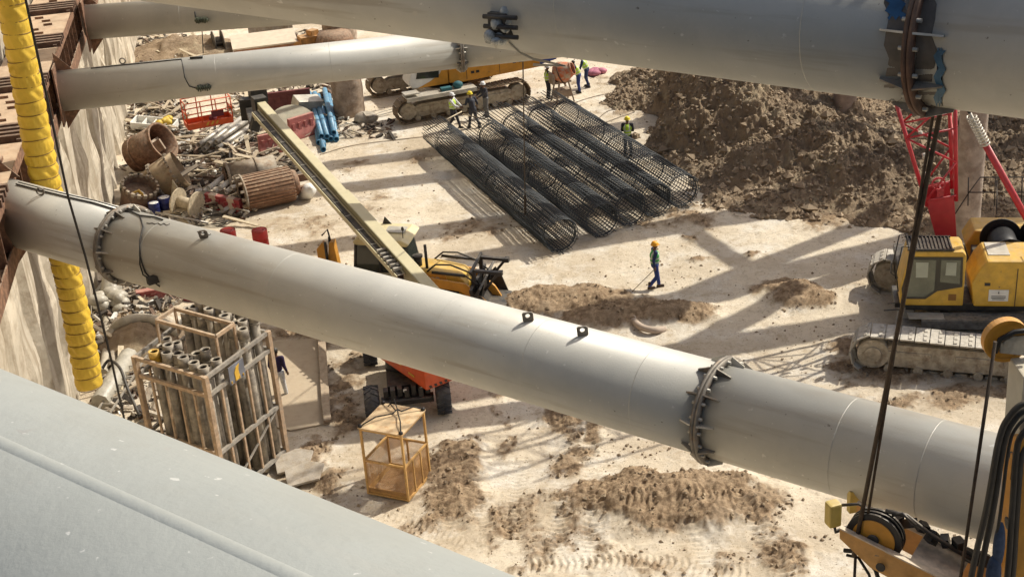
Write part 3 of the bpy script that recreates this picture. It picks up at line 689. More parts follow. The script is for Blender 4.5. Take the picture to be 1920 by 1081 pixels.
# cab
cabx0,cabx1,cy0,cy1,cz0,cz1=.80,2.62,1.25,2.40,1.56,3.28
m=MB()
side=[(cabx0,cz0),(cabx1-.05,cz0),(cabx1,cz0+.5),(cabx1-.22,cz1-.1),(cabx1-.35,cz1),(cabx0+.1,cz1),(cabx0,cz1-.12)]
m.prism(side,V(0,(cy0+cy1)/2,0),V(1,0,0),V(0,0,1),cy1-cy0); cab=U(m,'cab',YEL,bev=.05)
m=MB()
for yy in (cy1+.008,cy0-.008):
    m.prism([(cabx0+.06,cz0+.62),(cabx0+.75,cz0+.48),(cabx1-.75,cz0+.22),(cabx1-.10,cz0+.22),(cabx1-.06,cz0+.55),(cabx1-.28,cz1-.16),(cabx0+.1,cz1-.16)],V(0,yy,0),V(1,0,0),V(0,0,1),.02)
m.build('window_surround',M('dark_olive_trim',(.045,.042,.03),.4,var=.1),cab)
for nm,poly in (('window',[(cabx0+.14,cz0+.72),(cabx0+.70,cz0+.78),(cabx0+.70,cz1-.24),(cabx0+.16,cz1-.24)]),('door_window',[(cabx0+.84,cz0+.52),(cabx1-.72,cz0+.30),(cabx1-.18,cz0+.30),(cabx1-.13,cz0+.6),(cabx1-.33,cz1-.24),(cabx0+.84,cz1-.24)])):
    m=MB(); m.prism(poly,V(0,cy1+.025,0),V(1,0,0),V(0,0,1),.012); m.build(nm,GRNG,cab)
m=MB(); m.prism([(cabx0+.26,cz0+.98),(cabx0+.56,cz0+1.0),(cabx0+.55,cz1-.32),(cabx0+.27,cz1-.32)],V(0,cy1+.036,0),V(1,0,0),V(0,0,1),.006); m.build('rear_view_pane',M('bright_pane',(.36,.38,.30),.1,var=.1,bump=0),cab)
m=MB(); m.prism([(cabx0+1.05,cz0+.92),(cabx0+1.38,cz0+.92),(cabx0+1.4,cz1-.32),(cabx0+1.05,cz1-.32)],V(0,cy1+.036,0),V(1,0,0),V(0,0,1),.006); m.build('painted_reflection',MC['bright_pane'],cab)  # reflection on the door window painted as a lighter pane
m=MB(); m.prism([(cy0+.1,0),(cy1-.1,0),(cy1-.1,1.15),(cy0+.1,1.15)],V(cabx1-.02,0,cz0+.38),V(0,1,0),V(-.2,0,1),.02); m.build('windscreen',GRNG,cab)
m=MB()
for k in range(12): m.box((cabx0+.42+k*.105,cy0+.62,cz1+.05),(.03,1.0,.04))
m.box((cabx0+1.0,cy0+.13,cz1+.045),(1.3,.04,.05)); m.box((cabx0+1.0,cy0+1.11,cz1+.045),(1.3,.04,.05)); m.box((cabx0+1.0,cy0+.62,cz1+.02),(1.25,.95,.015)); m.build('roof_guard',BLKM,cab)
m=MB()
for yy in (cy0+.15,cy1-.12): m.path([(cabx1+.02,yy,cz0+.4),(cabx1+.1,yy,cz0+1.0),(cabx1-.02,yy,cz1+.1),(cabx1-.2,yy,cz1+.13)],.018,6)
m.build('grab_rail',BLKM,cab); m=MB(); m.path([(cabx1+.06,cy1+.02,cz0+.9),(cabx1+.28,cy1+.12,cz0+1.1),(cabx1+.26,cy1+.12,cz0+1.5)],.016,6); m.path([(cabx1-.0,cy1+.03,cz0+.1),(cabx1+.32,cy1+.1,cz0+.1)],.016,6); m.path([(cabx1-.02,cy1+.03,cz0-.12),(cabx1+.42,cy1+.1,cz0-.12)],.02,6); m.box((cabx1+.28,cy1+.12,cz0+1.3),(.03,.2,.34)); m.build('grab_rail',BLKM,cab)
m=MB(); m.box((cabx0+.32,cy1+.004,cz0+.28),(.22,.012,.20)); m.build('vent_panel',M('vent_brown',(.25,.12,.03),.6),cab)
m=MB(); m.box((1.85,2.62,1.335),(1.0,.4,.02)); m.build('step_plate',PALE,cab)
# right machinery house
m=MB(); m.prism([(-3.7,1.58),(.52,1.58),(.62,2.3),(.42,2.75),(.22,3.02),(-3.7,3.02)],V(0,1.75,0),V(1,0,0),V(0,0,1),1.45); hs=U(m,'machinery_house',YEL,bev=.07)
m=MB(); m.box((-.15,2.487,1.95),(.55,.012,.36)); m.build('notice_plate',WHITE,hs)
m=MB(); m.prism([(-.02,-.05),(.02,-.05),(0,.05)],V(-.15,2.497,2.06),V(1,0,0),V(0,0,1),.004); m.box((-.15,2.497,1.93),(.4,.004,.02)); m.box((-.15,2.497,1.88),(.4,.004,.02)); m.box((-.15,2.497,1.83),(.34,.004,.02)); m.build('printed_lines',BLKM,hs)
m=MB(); m.box((-.62,2.487,2.2),(.02,.012,1.2)); m.box((-1.62,2.487,2.2),(.02,.012,1.2)); m.box((-2.0,2.487,2.2),(.02,.012,1.2)); m.build('panel_seam',BLKM,hs)
m=MB()
for k in range(9): m.box((-2.6,2.487,1.9+k*.09),(.8,.014,.03))
m.build('grille',BLKM,hs)
m=MB(); m.box((.18,2.487,2.3),(.16,.014,.09)); m.build('side_lamp',BLKM,hs)
m=MB(); m.box((-.15,1.6,3.03),(.6,.9,.03)); m.build('hatch',PALE,hs)
m=MB()
for k in range(2): m.path([(-1.05-k*.42,2.53,1.6),(-1.0-k*.42,2.53,3.0),(-1.0-k*.42,2.35,3.35),(-1.0-k*.42,1.9,3.4)],.018,6)
for k in range(7): m.bar((-1.05,2.53,1.7+k*.2),(-1.47,2.53,1.7+k*.2),.025,.025)
m.build('ladder',M('ladder_brown',(.2,.11,.03),.5),hs)
m=MB(); m.prism([(-3.4,1.58),(.2,1.58),(.35,2.1),(.1,2.55),(-3.4,2.55)],V(0,-1.45,0),V(1,0,0),V(0,0,1),1.1); U(m,'far_side_house',YEL,bev=.07)
for x,y in ((-.62,.2),(-1.75,.1)):
    m=MB(); m.cyl((x,y-.75,2.45),(x,y+.75,2.45),.42,n=32)
    for yy in (-.78,.78): m.ring((x,y+yy,2.45),(0,1,0),.1,.62,.05,36)
    U(m,'winch_drum',INK)
m=MB(); m.box((-1.4,.1,1.85),(3.2,1.9,.5)); m.box((-2.9,.1,2.4),(1.,1.8,.9)); U(m,'winch_bed',BLKM,bev=.02)
m=MB(); m.box((-4.3,.1,2.2),(1.1,4.6,1.3)); U(m,'counterweight',YELD,bev=.06)
m=MB()
for k in range(5): m.path([(.2-k*.8,-1.95,2.95),(.25-k*.8,-1.95,3.9)],.02,6)
m.path([(.9,-2.0,2.0),(.2,-1.95,3.4),(-.1,-1.95,3.9),(-3.6,-1.95,3.9)],.02,6); m.path([(.2,-1.95,3.4),(-3.2,-1.95,3.4)],.02,6)
for k in range(2): m.path([(-.6-k*1.4,-1.95,3.9),(-.5-k*1.4,-.9,3.1)],.018,6)
U(m,'guard_rail',BLKM)
# boom
bf=V(1.0,.0,2.35); be=R(78.5); bd=V(math.cos(be),0,math.sin(be)); bn=V(-math.sin(be),0,math.cos(be)); by=V(0,1,0)
def bp(s_,u,v): return bf+bd*s_+bn*u+by*v
def hw(s_): return .22+ .70*min(s_/5.,1)
m=MB()
for v in (-1,1): 
    m.prism([(-.12,-.24),(1.75,-.42),(1.9,-.40),(1.9,.38),(1.5,.35),(-.12,.22)],bf+by*(v*.52),bd,bn,.04)
m.bar(bp(.3,0,-.5),bp(.3,0,.5),.12,.4); m.bar(bp(1.6,-.0,-.5),bp(1.6,0,.5),.06,.7); boom=U(m,'boom',RED,bev=.01)
m=MB(); Lb=19
for u in (-1,1):
    for v in (-1,1):
        m.cyl(bp(1.7,u*hw(1.7)*.92,v*.5),bp(5.2,u*hw(5.2)*.9,v*.72),.06,n=10); m.cyl(bp(5.2,u*hw(5.2)*.9,v*.72),bp(Lb,u*.83,v*.72),.06,n=10)
m.build('chord',RED,boom)
m=MB(); s_=1.9; k=0
while s_<Lb-1.1:
    e=s_+1.05
    for v in (-1,1):
        q=.5+.22*min(s_/5,1); q2=.5+.22*min(e/5,1); a=1 if k%2 else -1
        m.cyl(bp(s_,a*hw(s_)*.9,v*q),bp(e,-a*hw(e)*.9,v*q2),.032,n=8)
        if k%2==0: m.cyl(bp(s_,-hw(s_)*.9,v*q),bp(s_,hw(s_)*.9,v*q),.03,n=8)
    for u in (-1,1): m.cyl(bp(s_,u*hw(s_)*.9,a*(.5+.22*min(s_/5,1))),bp(e,u*hw(e)*.9,-a*(.5+.22*min(e/5,1))),.032,n=8)
    s_=e; k+=1
m.build('lattice_brace',RED,boom)
m=MB(); m.ring(bp(2.35,0,.55),by,.16,.21,.05,24); m.box(bp(2.0,0,.56),(.2,.02,.3)); m.build('sheave_ring',RED,boom)
for s_ in (3.2,3.9,4.5,2.6): m=MB(); m.cyl(bp(s_,-.28,.6),bp(s_+.2,-.28,.6),.06,n=8); m.build('hose_fitting',PALE,boom)
# backstay strut with spring
def GL(px,py,z): return up_m.inverted()@G(px,py,z)
ba=CO+V(0,0,0); q0=up_m.inverted()@GY(1928,415,37.4); q1=up_m.inverted()@GY(1848,272,37.0); q2=up_m.inverted()@GY(1818,212,36.9)
m=MB(); m.cyl(q0+(q0-q1),q1,.10,n=14); st=U(m,'backstop_strut',RED)
m=MB(); d=(q2-q1); m.cyl(q1,q2,.05,n=10); ln=d.length; d,sd,uu=frame(d)
m.path([q1+d*(i/16/11*ln)+ (sd*math.cos(i/16*2*math.pi)+uu*math.sin(i/16*2*math.pi))*.13 for i in range(16*10)],.025,6); m.build('spring',PALE,st)
m=MB(); m.cyl(q2,q2+d*6,.045,n=10); m.build('pendant_rod',BLKM,st)
# --- orange crawler crane at the back
TO=V(-2.48,65.26,0); hC=R(199)
t2=thing('crawler_crane','orange crawler crane with white cab behind the workers, partly behind a strut','crane',TO,hC)
for y in (2.45,-2.35): crawler_track(t2,6.6,1.12,.74,y,MUDB,44,fmat=MUDT)
m=MB(); m.box((0,0,.65),(2.6,4.2,.5)); m.build('car_body',MUDT,t2,bev=.03); m=MB(); m.cyl((0,0,.9),(0,0,1.4),1.2,n=36); m.build('slew_ring',BLKM,t2)
m=MB(); m.prism([(-4.0,1.55),(-.15,1.45),(.55,1.5),(.55,2.5),(-.3,2.95),(-4.0,3.0)],V(0,1.85,0),V(1,0,0),V(0,0,1),1.3); hb=m.build('machinery_house',YELD,t2,bev=.06)
m=MB(); m.prism([(-3.9,1.55),(.8,1.55),(.8,2.8),(-3.9,2.9)],V(0,-1.5,0),V(1,0,0),V(0,0,1),1.6); m.box((-1.5,.2,1.7),(4.5,2.6,.4)); m.box((-3.6,.0,2.3),(.8,2.6,1.2)); m.build('far_side_house',YELD,t2,bev=.06)
m=MB()
for k in range(7): m.box((-1.6+k*.0,2.508,2.30-k*.035),(.9,.01,.014))
m.box((-.85,2.508,1.85),(.16,.012,.12)); m.box((-.6,2.508,1.85),(.16,.012,.12)); m.box((-3.0,2.508,2.0),(.16,.012,.12)); m.box((-2.7,2.508,2.0),(.16,.012,.12)); m.build('latch',BLKM,hb)
for xx in (-1.95,-.3): m=MB(); m.box((xx,2.507,2.22),(.02,.01,1.3)); m.build('panel_seam',BLKM,hb)
m=MB(); m.prism([(.6,1.5),(2.35,1.5),(2.5,1.75),(2.1,3.1),(.75,3.1),(.6,2.9)],V(0,1.85,0),V(1,0,0),V(0,0,1),1.15); cb2=m.build('cab',WHITE,t2,bev=.06)
m=MB(); m.prism([(1.05,1.85),(2.15,1.95),(2.05,2.3),(1.85,2.9),(.95,2.9)],V(0,2.44,0),V(1,0,0),V(0,0,1),.03); m.build('door_window',GLASS,cb2)
m=MB(); m.prism([(.6,1.5),(2.1,1.5),(1.5,1.72),(1.0,2.0),(.6,2.6)],V(0,2.438,0),V(1,0,0),V(0,0,1),.02); m.build('orange_swoosh',YELD,cb2)
m=MB(); m.box((1.2,2.85,1.32),(3.4,.8,.06)); m.box((2.6,2.9,1.5),(.7,.6,.05)); m.box((1.2,3.27,1.26),(3.4,.04,.18)); m.build('walkway',PALE,t2)
m=MB(); m.sph((.3,2.9,1.5),(.25,.2,.18)); m.box((.9,2.95,1.42),(.5,.3,.15)); m.build('tool_bundle',M('teal_bundle',(.03,.12,.14),.7),t2)
m=MB(); m.prism([(-4.0,1.6),(-4.9,1.75),(-5.1,2.5),(-4.0,3.0)],V(0,.6,0),V(1,0,0),V(0,0,1),3.6); m.build('counterweight',BLUEB,t2,bev=.05)
m=MB(); m.prism([(-4.1,2.3),(-4.8,2.35),(-4.7,3.0),(-4.1,3.1)],V(0,2.42,0),V(1,0,0),V(0,0,1),.06); m.build('tail_panel',YEL,t2)
m=MB()
for y in (-.5,.5):
    for xx in (-.4,.4): m.cyl((1.3+xx*.4,y,2.3),(2.6+xx,y,13),.06,n=8)
for k in range(9):
    a=k/9; b_=a+.11
    for y in (-.5,.5): m.cyl((1.3+1.3*a-.3,y,2.3+10.7*a),(1.3+1.3*b_+.3,y,2.3+10.7*b_),.035,n=6)
m.build('boom',YELD,t2)
# ------------------------------------------------------------------ wheel
def wheel(par,c,r,w,ax=(0,1,0),rim=YEL,tm=None,lugs=20):
    tm=tm or BLK; c=Vector(c); ax=Vector(ax).normalized(); d,sd,u=frame(ax)
    m=MB(); m.lathe([(r*.55,-w*.42),(r*.8,-w*.5),(r*.95,-w*.44),(r,-w*.3),(r,w*.3),(r*.95,w*.44),(r*.8,w*.5),(r*.55,w*.42)],c,ax,36)
    for k in range(lugs):
        for s_ in (-1,1):
            t=2*math.pi*(k+(.5 if s_>0 else 0))/lugs; e=sd*math.cos(t)+u*math.sin(t); e2=sd*math.cos(t+.22)+u*math.sin(t+.22)
            m.bar(c+e*(r+.01)+d*(s_*w*.03),c+e2*(r-.01)+d*(s_*w*.48),.05,.05,up=e)
    ty=m.build('tyre',tm,par)
    m=MB(); m.lathe([(0,-w*.25),(r*.5,-w*.25),(r*.57,-w*.42),(r*.57,w*.42),(r*.5,w*.25),(0,w*.25)],c,ax,24); m.cyl(c-d*w*.35,c+d*w*.35,r*.18,n=12); m.build('rim',rim,ty)
    return ty
# ------------------------------------------------------------------ backhoe loader
HJ=R(-13); JO=V(-3.85,41.75,gz(-3.85,41.75))
jc=thing('backhoe_loader','yellow backhoe loader with raised black front bucket behind the middle strut','digger',JO,HJ)
for x,r,w,yy in ((2.05,.48,.36,.86),(-.35,.76,.44,.95)):
    for s_ in (-1,1): wheel(jc,(x,s_*yy,r),r,w,rim=MUDT,tm=M('dusty_tyre',(.10,.09,.075),.9,var=.3,dust=.9))
m=MB(); m.box((.6,0,.75),(4.2,.9,.4)); m.build('chassis',BLKM,jc,bev=.02)
m=MB(); m.prism([(.75,.95),(2.55,.85),(2.62,1.25),(2.35,1.55),(1.5,1.72),(.75,1.78)],V(0,0,0),V(1,0,0),V(0,0,1),.98); hd=m.build('hood',YEL,jc,bev=.09)
m=MB(); m.prism([(.8,.7),(2.3,.7),(2.3,1.18),(.8,1.3)],V(0,-.5,0),V(1,0,0),V(0,0,1),.06); m.build('side_panel',BLKM,hd)
# letters on the side panel
def letters(txt,par,o,ax,up,h,mat,name='lettering',th=.008):
    cu=bpy.data.curves.new('txt','FONT'); cu.body=txt; cu.size=h; cu.extrude=th; cu.align_x='CENTER'; cu.align_y='CENTER'
    to=bpy.data.objects.new('t',cu); COL.objects.link(to); dg=bpy.context.evaluated_depsgraph_get(); me=bpy.data.meshes.new_from_object(to.evaluated_get(dg)); bpy.data.objects.remove(to)
    ax=Vector(ax).normalized();up=Vector(up).normalized();n=ax.cross(up); Mx=Matrix((( ax.x,up.x,n.x,o[0]),(ax.y,up.y,n.y,o[1]),(ax.z,up.z,n.z,o[2]),(0,0,0,1)))
    me.transform(Mx); me.materials.clear(); me.materials.append(mat); ob=bpy.data.objects.new(name,me); COL.objects.link(ob); ob.parent=par; return ob
m=MB(); m.prism([(1.0,1.22),(2.0,1.22),(1.9,1.62),(1.0,1.66)],V(0,-.535,0),V(1,0,0),V(0,0,1),.03); m.build('name_plate',YELD,hd)
letters('JCB',hd,(1.5,-.56,1.42),(1,0,0),(0,0,1),.30,PALE)
m=MB(); m.path([(1.25,-.30,1.65),(1.25,-.30,2.55)],.05,10); m.build('exhaust',BLK,jc)
m=MB(); m.cyl((.92,-.15,1.75),(.92,-.15,2.05),.13,n=16); m.cyl((.92,-.15,2.05),(.92,-.15,2.12),.17,n=16); m.build('air_intake',BLK,jc)
cb3=MB(); cb3.prism([(-1.05,1.0),(.7,1.0),(.78,1.5),(.55,2.68),(-.95,2.68),(-1.12,1.6)],V(0,0,0),V(1,0,0),V(0,0,1),1.36); cbo=cb3.build('cab',GLASS,jc,bev=.04)
m=MB()
for s_ in (-1,1):
    for a,b in (((.72,1.5),(.52,2.7)),((-1.1,1.6),(-.95,2.7)),((-.2,1.0),(-.2,2.7)),((-1.05,1.0),(.72,1.0))): m.bar((a[0],s_*.68,a[1]),(b[0],s_*.68,b[1]),.07,.09)
m.box((.3,-.72,1.15),(.5,.12,.3)); m.build('pillar',BLKM,cbo)
m=MB(); m.prism([(-1.0,2.68),(.75,2.62),(.85,2.72),(.6,2.86),(-.85,2.9),(-1.05,2.8)],V(0,0,0),V(1,0,0),V(0,0,1),1.45); rf=m.build('roof',CREAM,jc,bev=.06)
m=MB(); m.prism([(.55,2.885),(-.1,2.90),(-.1,2.92),(.55,2.905)],V(0,.1,0),V(1,0,0),V(0,0,1),.5); m.build('roof_hatch',PALE,rf)
m=MB(); m.prism([(-.1,0),(.22,0),(.0,.26)],V(-.3,.62,2.88),V(1,0,0),V(0,0,1),.02); m.path([(.6,-.5,2.8),(.62,-.5,3.15)],.015,6); m.sph((.62,-.5,3.18),(.05,.05,.08),8,6); m.build('beacon',BLKM,rf)
for s_ in (-1,1):
    m=MB(); m.box((-.45,s_*1.0,1.68),(1.7,.6,.10)); m.box((-1.28,s_*1.0,1.35),(.08,.6,.6)); m.box((.4,s_*1.0,1.4),(.08,.5,.45)); m.build('rear_fender',CREAM,jc,bev=.03)
    m=MB(); m.prism([(.75,1.45),(.95,1.62),(2.6,1.35),(3.25,.72),(3.45,.35),(3.25,.3),(2.95,.62),(2.4,1.08),(.9,1.3)],V(0,s_*.62,0),V(1,0,0),V(0,0,1),.10); m.build('loader_arm',YELD,jc,bev=.015)
    m=MB(); m.cyl((1.5,s_*.66,1.75),(2.6,s_*.66,1.65),.05,n=10); m.cyl((2.6,s_*.66,1.65),(3.1,s_*.66,1.25),.03,n=8); m.path([(1.3,s_*.5,1.7),(1.6,s_*.5,1.95),(2.1,s_*.5,1.95),(2.7,s_*.5,1.7),(3.0,s_*.5,1.3)],.03,8); m.bar((2.95,s_*.6,.75),(3.1,s_*.6,1.35),.07,.16); m.build('hydraulic_ram',BLK,jc)
# front bucket with forks folded behind it
BX=2.9
m=MB(); prof=[(0,.20),(.12,.05),(.75,.0),(.80,.05),(.25,.18),(.10,.40),(.12,.80),(.28,1.12),(.22,1.16),(.02,.86)]
m.prism([(p[0],p[1]) for p in prof],V(BX,0,.25),V(1,0,0),V(0,0,1),2.25)
for s_ in (-1,1): m.prism([(.02,.1),(.75,.02),(.5,.75),(.28,1.14),(.05,.9)],V(BX,s_*1.13,.05),V(1,0,0),V(0,0,1),.05)
for k in range(6): m.box((BX+.02,-1.0+k*.4,.55),(.1,.06,.7))
m.build('front_bucket',BLKM,jc,bev=.01)
for s_ in (-.62,.45):
    m=MB(); m.bar((BX-.05,s_,.95),(BX-.02,s_,1.85),.12,.10); m.bar((BX-.02,s_,1.82),(BX+.85,s_,1.75),.14,.09); m.bar((BX+.82,s_,1.78),(BX+.3,s_,1.15),.1,.08); m.box((BX+.85,s_,1.75),(.14,.2,.14)); m.build('fork',BLKM,jc)
m=MB(); m.bar((BX-.06,-1.05,1.25),(BX-.06,1.05,1.25),.1,.14); m.bar((BX-.06,-.9,1.85),(BX-.06,.7,1.85),.08,.08); m.path([(BX+.0,-.9,.9),(BX+.1,-.4,1.2),(BX,.1,1.0),(BX+.1,.6,1.25)],.035,6); m.box((BX-.1,0,.9),(.14,1.5,.55)); m.build('fork_carriage',BLKM,jc)
# rear hoe
m=MB(); m.box((-1.45,0,.75),(.3,2.1,.55)); m.build('rear_frame',YELD,jc,bev=.02)
for s_ in (-1,1):
    m=MB(); m.box((-1.5,s_*.98,.9),(.2,.18,1.5)); m.build('stabiliser',YELD,jc,bev=.02)
m=MB(); m.prism([(0,0),(.18,.0),(.30,.8),(.15,1.6),(.0,1.65),(-.08,.8)],V(-1.95,.1,.85),V(-1,0,0),V(0,0,1),.30); m.build('hoe_boom',YELD,jc,bev=.03)
m=MB(); m.prism([(0,0),(.22,.1),(.22,1.35),(.0,1.6),(-.1,1.4),(-.05,.4)],V(-2.35,.1,.85),V(-1,0,0),V(0,0,1),.24); m.build('hoe_dipper',YELD,jc,bev=.03)
m=MB(); m.cyl((-2.2,.32,1.2),(-2.2,.32,2.5),.05,n=8); m.cyl((-2.2,-.12,1.2),(-2.2,-.12,2.5),.05,n=8); m.path([(-1.9,.2,1.2),(-2.1,.3,2.0),(-2.2,.25,2.8),(-2.4,.2,2.6)],.03,6); m.build('hoe_ram',BLK,jc)
m=MB(); m.prism([(0,0),(.5,.1),(.6,.6),(.3,.8),(-.05,.5)],V(-2.3,.1,.25),V(-1,0,0),V(0,0,1),.6); m.build('hoe_bucket',BLKM,jc,bev=.02)
# ------------------------------------------------------------------ telescopic boom lift
LO=V(-3.36,36.45,gz(-3.36,36.45)); HL=R(95)
lf=thing('boom_lift','orange boom lift with long cream telescopic boom and black tyres under the middle strut','boom lift',LO,HL)
for x in (-1.65,1.85):
    for y in (-1.02,1.02): wheel(lf,(x,y,.50),.51,.42,rim=BLKM,tm=M('blue_black_tyre',(.022,.028,.04),.6,var=.3,dust=.2),lugs=16)
m=MB(); m.box((0,0,.55),(2.6,1.1,.5)); m.box((-1.6,0,.48),(.25,1.5,.2)); m.box((1.6,0,.48),(.25,1.5,.2)); m.cyl((-1.75,-.7,.55),(-1.75,.7,.55),.06,n=10)
for k in range(7): m.box((-1.55-.1*(k%2),-.6+k*.2,.75),(.25,.14,.22+.06*(k%3)))
m.cyl((0,0,.7),(0,0,1.0),.55,n=28); m.build('chassis',BLKM,lf,bev=.015)
m=MB()
for k in (-.42,.05,.38): m.box((-1.74,k,.86),(.012,.1,.08))
m.build('warning_sticker',WHITE,lf)
lm=Matrix.Translation(LO)@Matrix.Rotation(HL,4,'Z')
corner=G(800,733,LO.z+1.08); _q=G(704,667,LO.z+1.08)-corner; _ht=math.atan2(_q.y,_q.x); hb_=math.atan2(53.7-38.4,-9.6+2.75)
fbo=V(math.cos(hb_),math.sin(hb_),0); rgt=V(math.sin(hb_),-math.cos(hb_),0)
tm_=Matrix.Translation(corner)@Matrix.Rotation(_ht,4,'Z'); rl=lm.inverted()@tm_     # local: x forward along boom, y left; corner is the rear left
def Tt(mb,name,mat,bev=0,par=None):
    o=mb.build(name,mat,par or lf,bev=bev)
    if par is None: o.matrix_local=rl
    return o
m=MB(); m.add([(0,0,0),(3.1,0,0),(3.1,-2.1,0),(0,-2.1,0),(.10,-.04,.62),(2.6,-.10,.78),(2.6,-2.0,.78),(.10,-2.06,.62)],[(0,3,2,1),(4,5,6,7),(0,1,5,4),(1,2,6,5),(2,3,7,6),(3,0,4,7)]); tt=Tt(m,'turntable',ORNG,bev=.07)
m=MB()
for k in range(12):
    if k%2==0: m.add([(-.006,-.12-k*.085,.045),(-.006,-.12-k*.085-.085,.045),(.006,-.12-k*.085-.055,.13),(.006,-.12-k*.085+.03,.13)],[(0,1,2,3)])
m.build('hazard_stripe',BLKM,tt)
m=MB(); m.box((.30,-.85,.665),(.42,.5,.02)); m.box((.9,-.1,.3),(.02,.02,.02)); m.build('decal_panel',M('pale_blue_panel',(.45,.52,.55),.4),tt)
m=MB(); m.box((1.6,-.015,.32),(.5,.02,.10)); m.box((.8,-.01,.20),(.3,.02,.06)); m.build('decal_yellow',YEL,tt)
# boom: from over the turntable to the tip
tip=G(487,196,4.6); base_=G(790,530,3.0)-((tip-G(790,530,3.0)).normalized())*3.3
bd_=(tip-base_).normalized(); Lb_=(tip-base_).length; _,bs_,bu_=frame(bd_)
lfi=lm.inverted()
def Lw(mb,name,mat,par=None,bev=0):
    o=mb.build(name,mat,par or lf,bev=bev)
    if par is None: o.matrix_local=lfi
    return o
m=MB(); m.bar(base_,base_+bd_*(Lb_*.52),.37,.48); o1=Lw(m,'boom_section',CREAMB,bev=.015)
m=MB(); m.bar(base_+bd_*(Lb_*.5),tip,.31,.40); o2=Lw(m,'boom_section',CREAMB,bev=.015)
OLV=M('boom_side_shade',(.30,.27,.16),.45,var=.08,dust=.1)  # shaded left face of the boom painted in as darker olive
m=MB(); m.bar(base_+bd_*.3-bs_*.196+bu_*.0,base_+bd_*(Lb_*.52)-bs_*.196,.02,.47); m.build('side_plate',OLV,o1)
m=MB(); m.bar(base_+bd_*(Lb_*.52)-bs_*.165,tip-bs_*.165,.02,.39); m.build('side_plate',OLV,o2)
m=MB(); m.bar(base_+bd_*4-bs_*.36-bu_*.05,base_+bd_*(Lb_*.97)-bs_*.36-bu_*.05,.17,.14); m.build('cable_carrier',BLK,o1)
m=MB()
for k in range(13):
    q=base_+bd_*(4+k*(Lb_*.97-4)/13)-bs_*.36; m.bar(q-bs_*.10+bu_*.03,q+bs_*.12+bu_*.03,.03,.02)
m.build('carrier_clip',PALE,o1)
m=MB(); m.bar(base_+bd_*4-bs_*.48-bu_*.08,base_+bd_*(Lb_*.97)-bs_*.48-bu_*.08,.03,.16); m.bar(base_+bd_*4-bs_*.25+bu_*.0,base_+bd_*(Lb_*.97)-bs_*.25,.04,.1); m.build('carrier_tray',CREAMB,o1)
m=MB()
for k in range(6):
    q=base_+bd_*(4.3+.26*k)-bs_*.33+bu_*.08; m.bar(q-bs_*.14,q+bs_*.14,.10,.09); 
m.build('roller_block',PALE,o1)
for k in range(5):
    q=base_+bd_*(4.4+.26*k)-bs_*.28+bu_*.12; m=MB(); m.box(q,(.1,.1,.1),rot=Euler((.3,k,.2))); m.build('bolt_block',BLKM,o1)
# jib down to the basket
bk=G(392,232,2.55)
j1=tip+bd_*.25; j2=bk+V(1.55,.1,.5)
m=MB(); m.box(tip,(.55,.5,.62),rz=hb_); m.bar(tip-V(0,0,.1),tip+V(-.35,-.2,-.95),.28,.35); m.bar(tip+V(-.3,-.15,-.8),j2+V(.2,0,-.1),.32,.34); m.bar(tip+V(.1,.1,-.5),j2+V(.5,-.1,-.45),.16,.2); m.box(j2+V(.1,0,0),(.5,.5,.9)); m.box(j2+V(.6,.2,.5),(.7,.5,.6),rz=.4); Lw(m,'jib',BLK,bev=.02)
m=MB(); m.cyl(tip+V(-.2,-.3,-.5),j2+V(.5,-.4,-.2),.05,n=8); Lw(m,'jib_ram',GALV)
bkh=R(22); bm_=Matrix.Translation(bk)@Matrix.Rotation(bkh,4,'Z')
def Bk(mb,name,mat,par=None):
    o=mb.build(name,mat,par or lf)
    if par is None: o.matrix_local=lfi@bm_
    return o
m=MB(); bw,bdp=1.9,.85; m.box((0,0,.02),(bw,bdp,.05)); 
for s_ in (-1,1): m.box((0,s_*bdp/2,.14),(bw,.03,.22)); m.box((s_*bw/2,0,.14),(.03,bdp,.22))
pb=Bk(m,'platform',ORNG)
m=MB()
for s_ in (-1,1):
    for k in range(4): m.cyl((-bw/2+k*bw/3,s_*bdp/2,.2),(-bw/2+k*bw/3,s_*bdp/2,1.12),.025,n=8)
    for zz in (.65,1.12): m.cyl((-bw/2,s_*bdp/2,zz),(bw/2,s_*bdp/2,zz),.025,n=8)
    for zz in (.65,1.12): m.cyl((s_*bw/2,-bdp/2,zz),(s_*bw/2,bdp/2,zz),.025,n=8)
m.build('basket_rail',ORNG,pb)
m=MB(); m.box((.35,-bdp/2+.05,.5),(.5,.15,.25)); m.sph((.2,0,.2),(.18,.14,.14)); m.build('control_box',M('dark_red_box',(.12,.02,.03),.6),pb)
m=MB()
for k in range(3): m.prism([(-.2+k*.2,0),(-.12+k*.2,0),(-.04+k*.2,.14),(-.12+k*.2,.14)],V(0,-bdp/2-.018,.08),V(1,0,0),V(0,0,1),.006)
m.build('hazard_mark',YEL,pb)
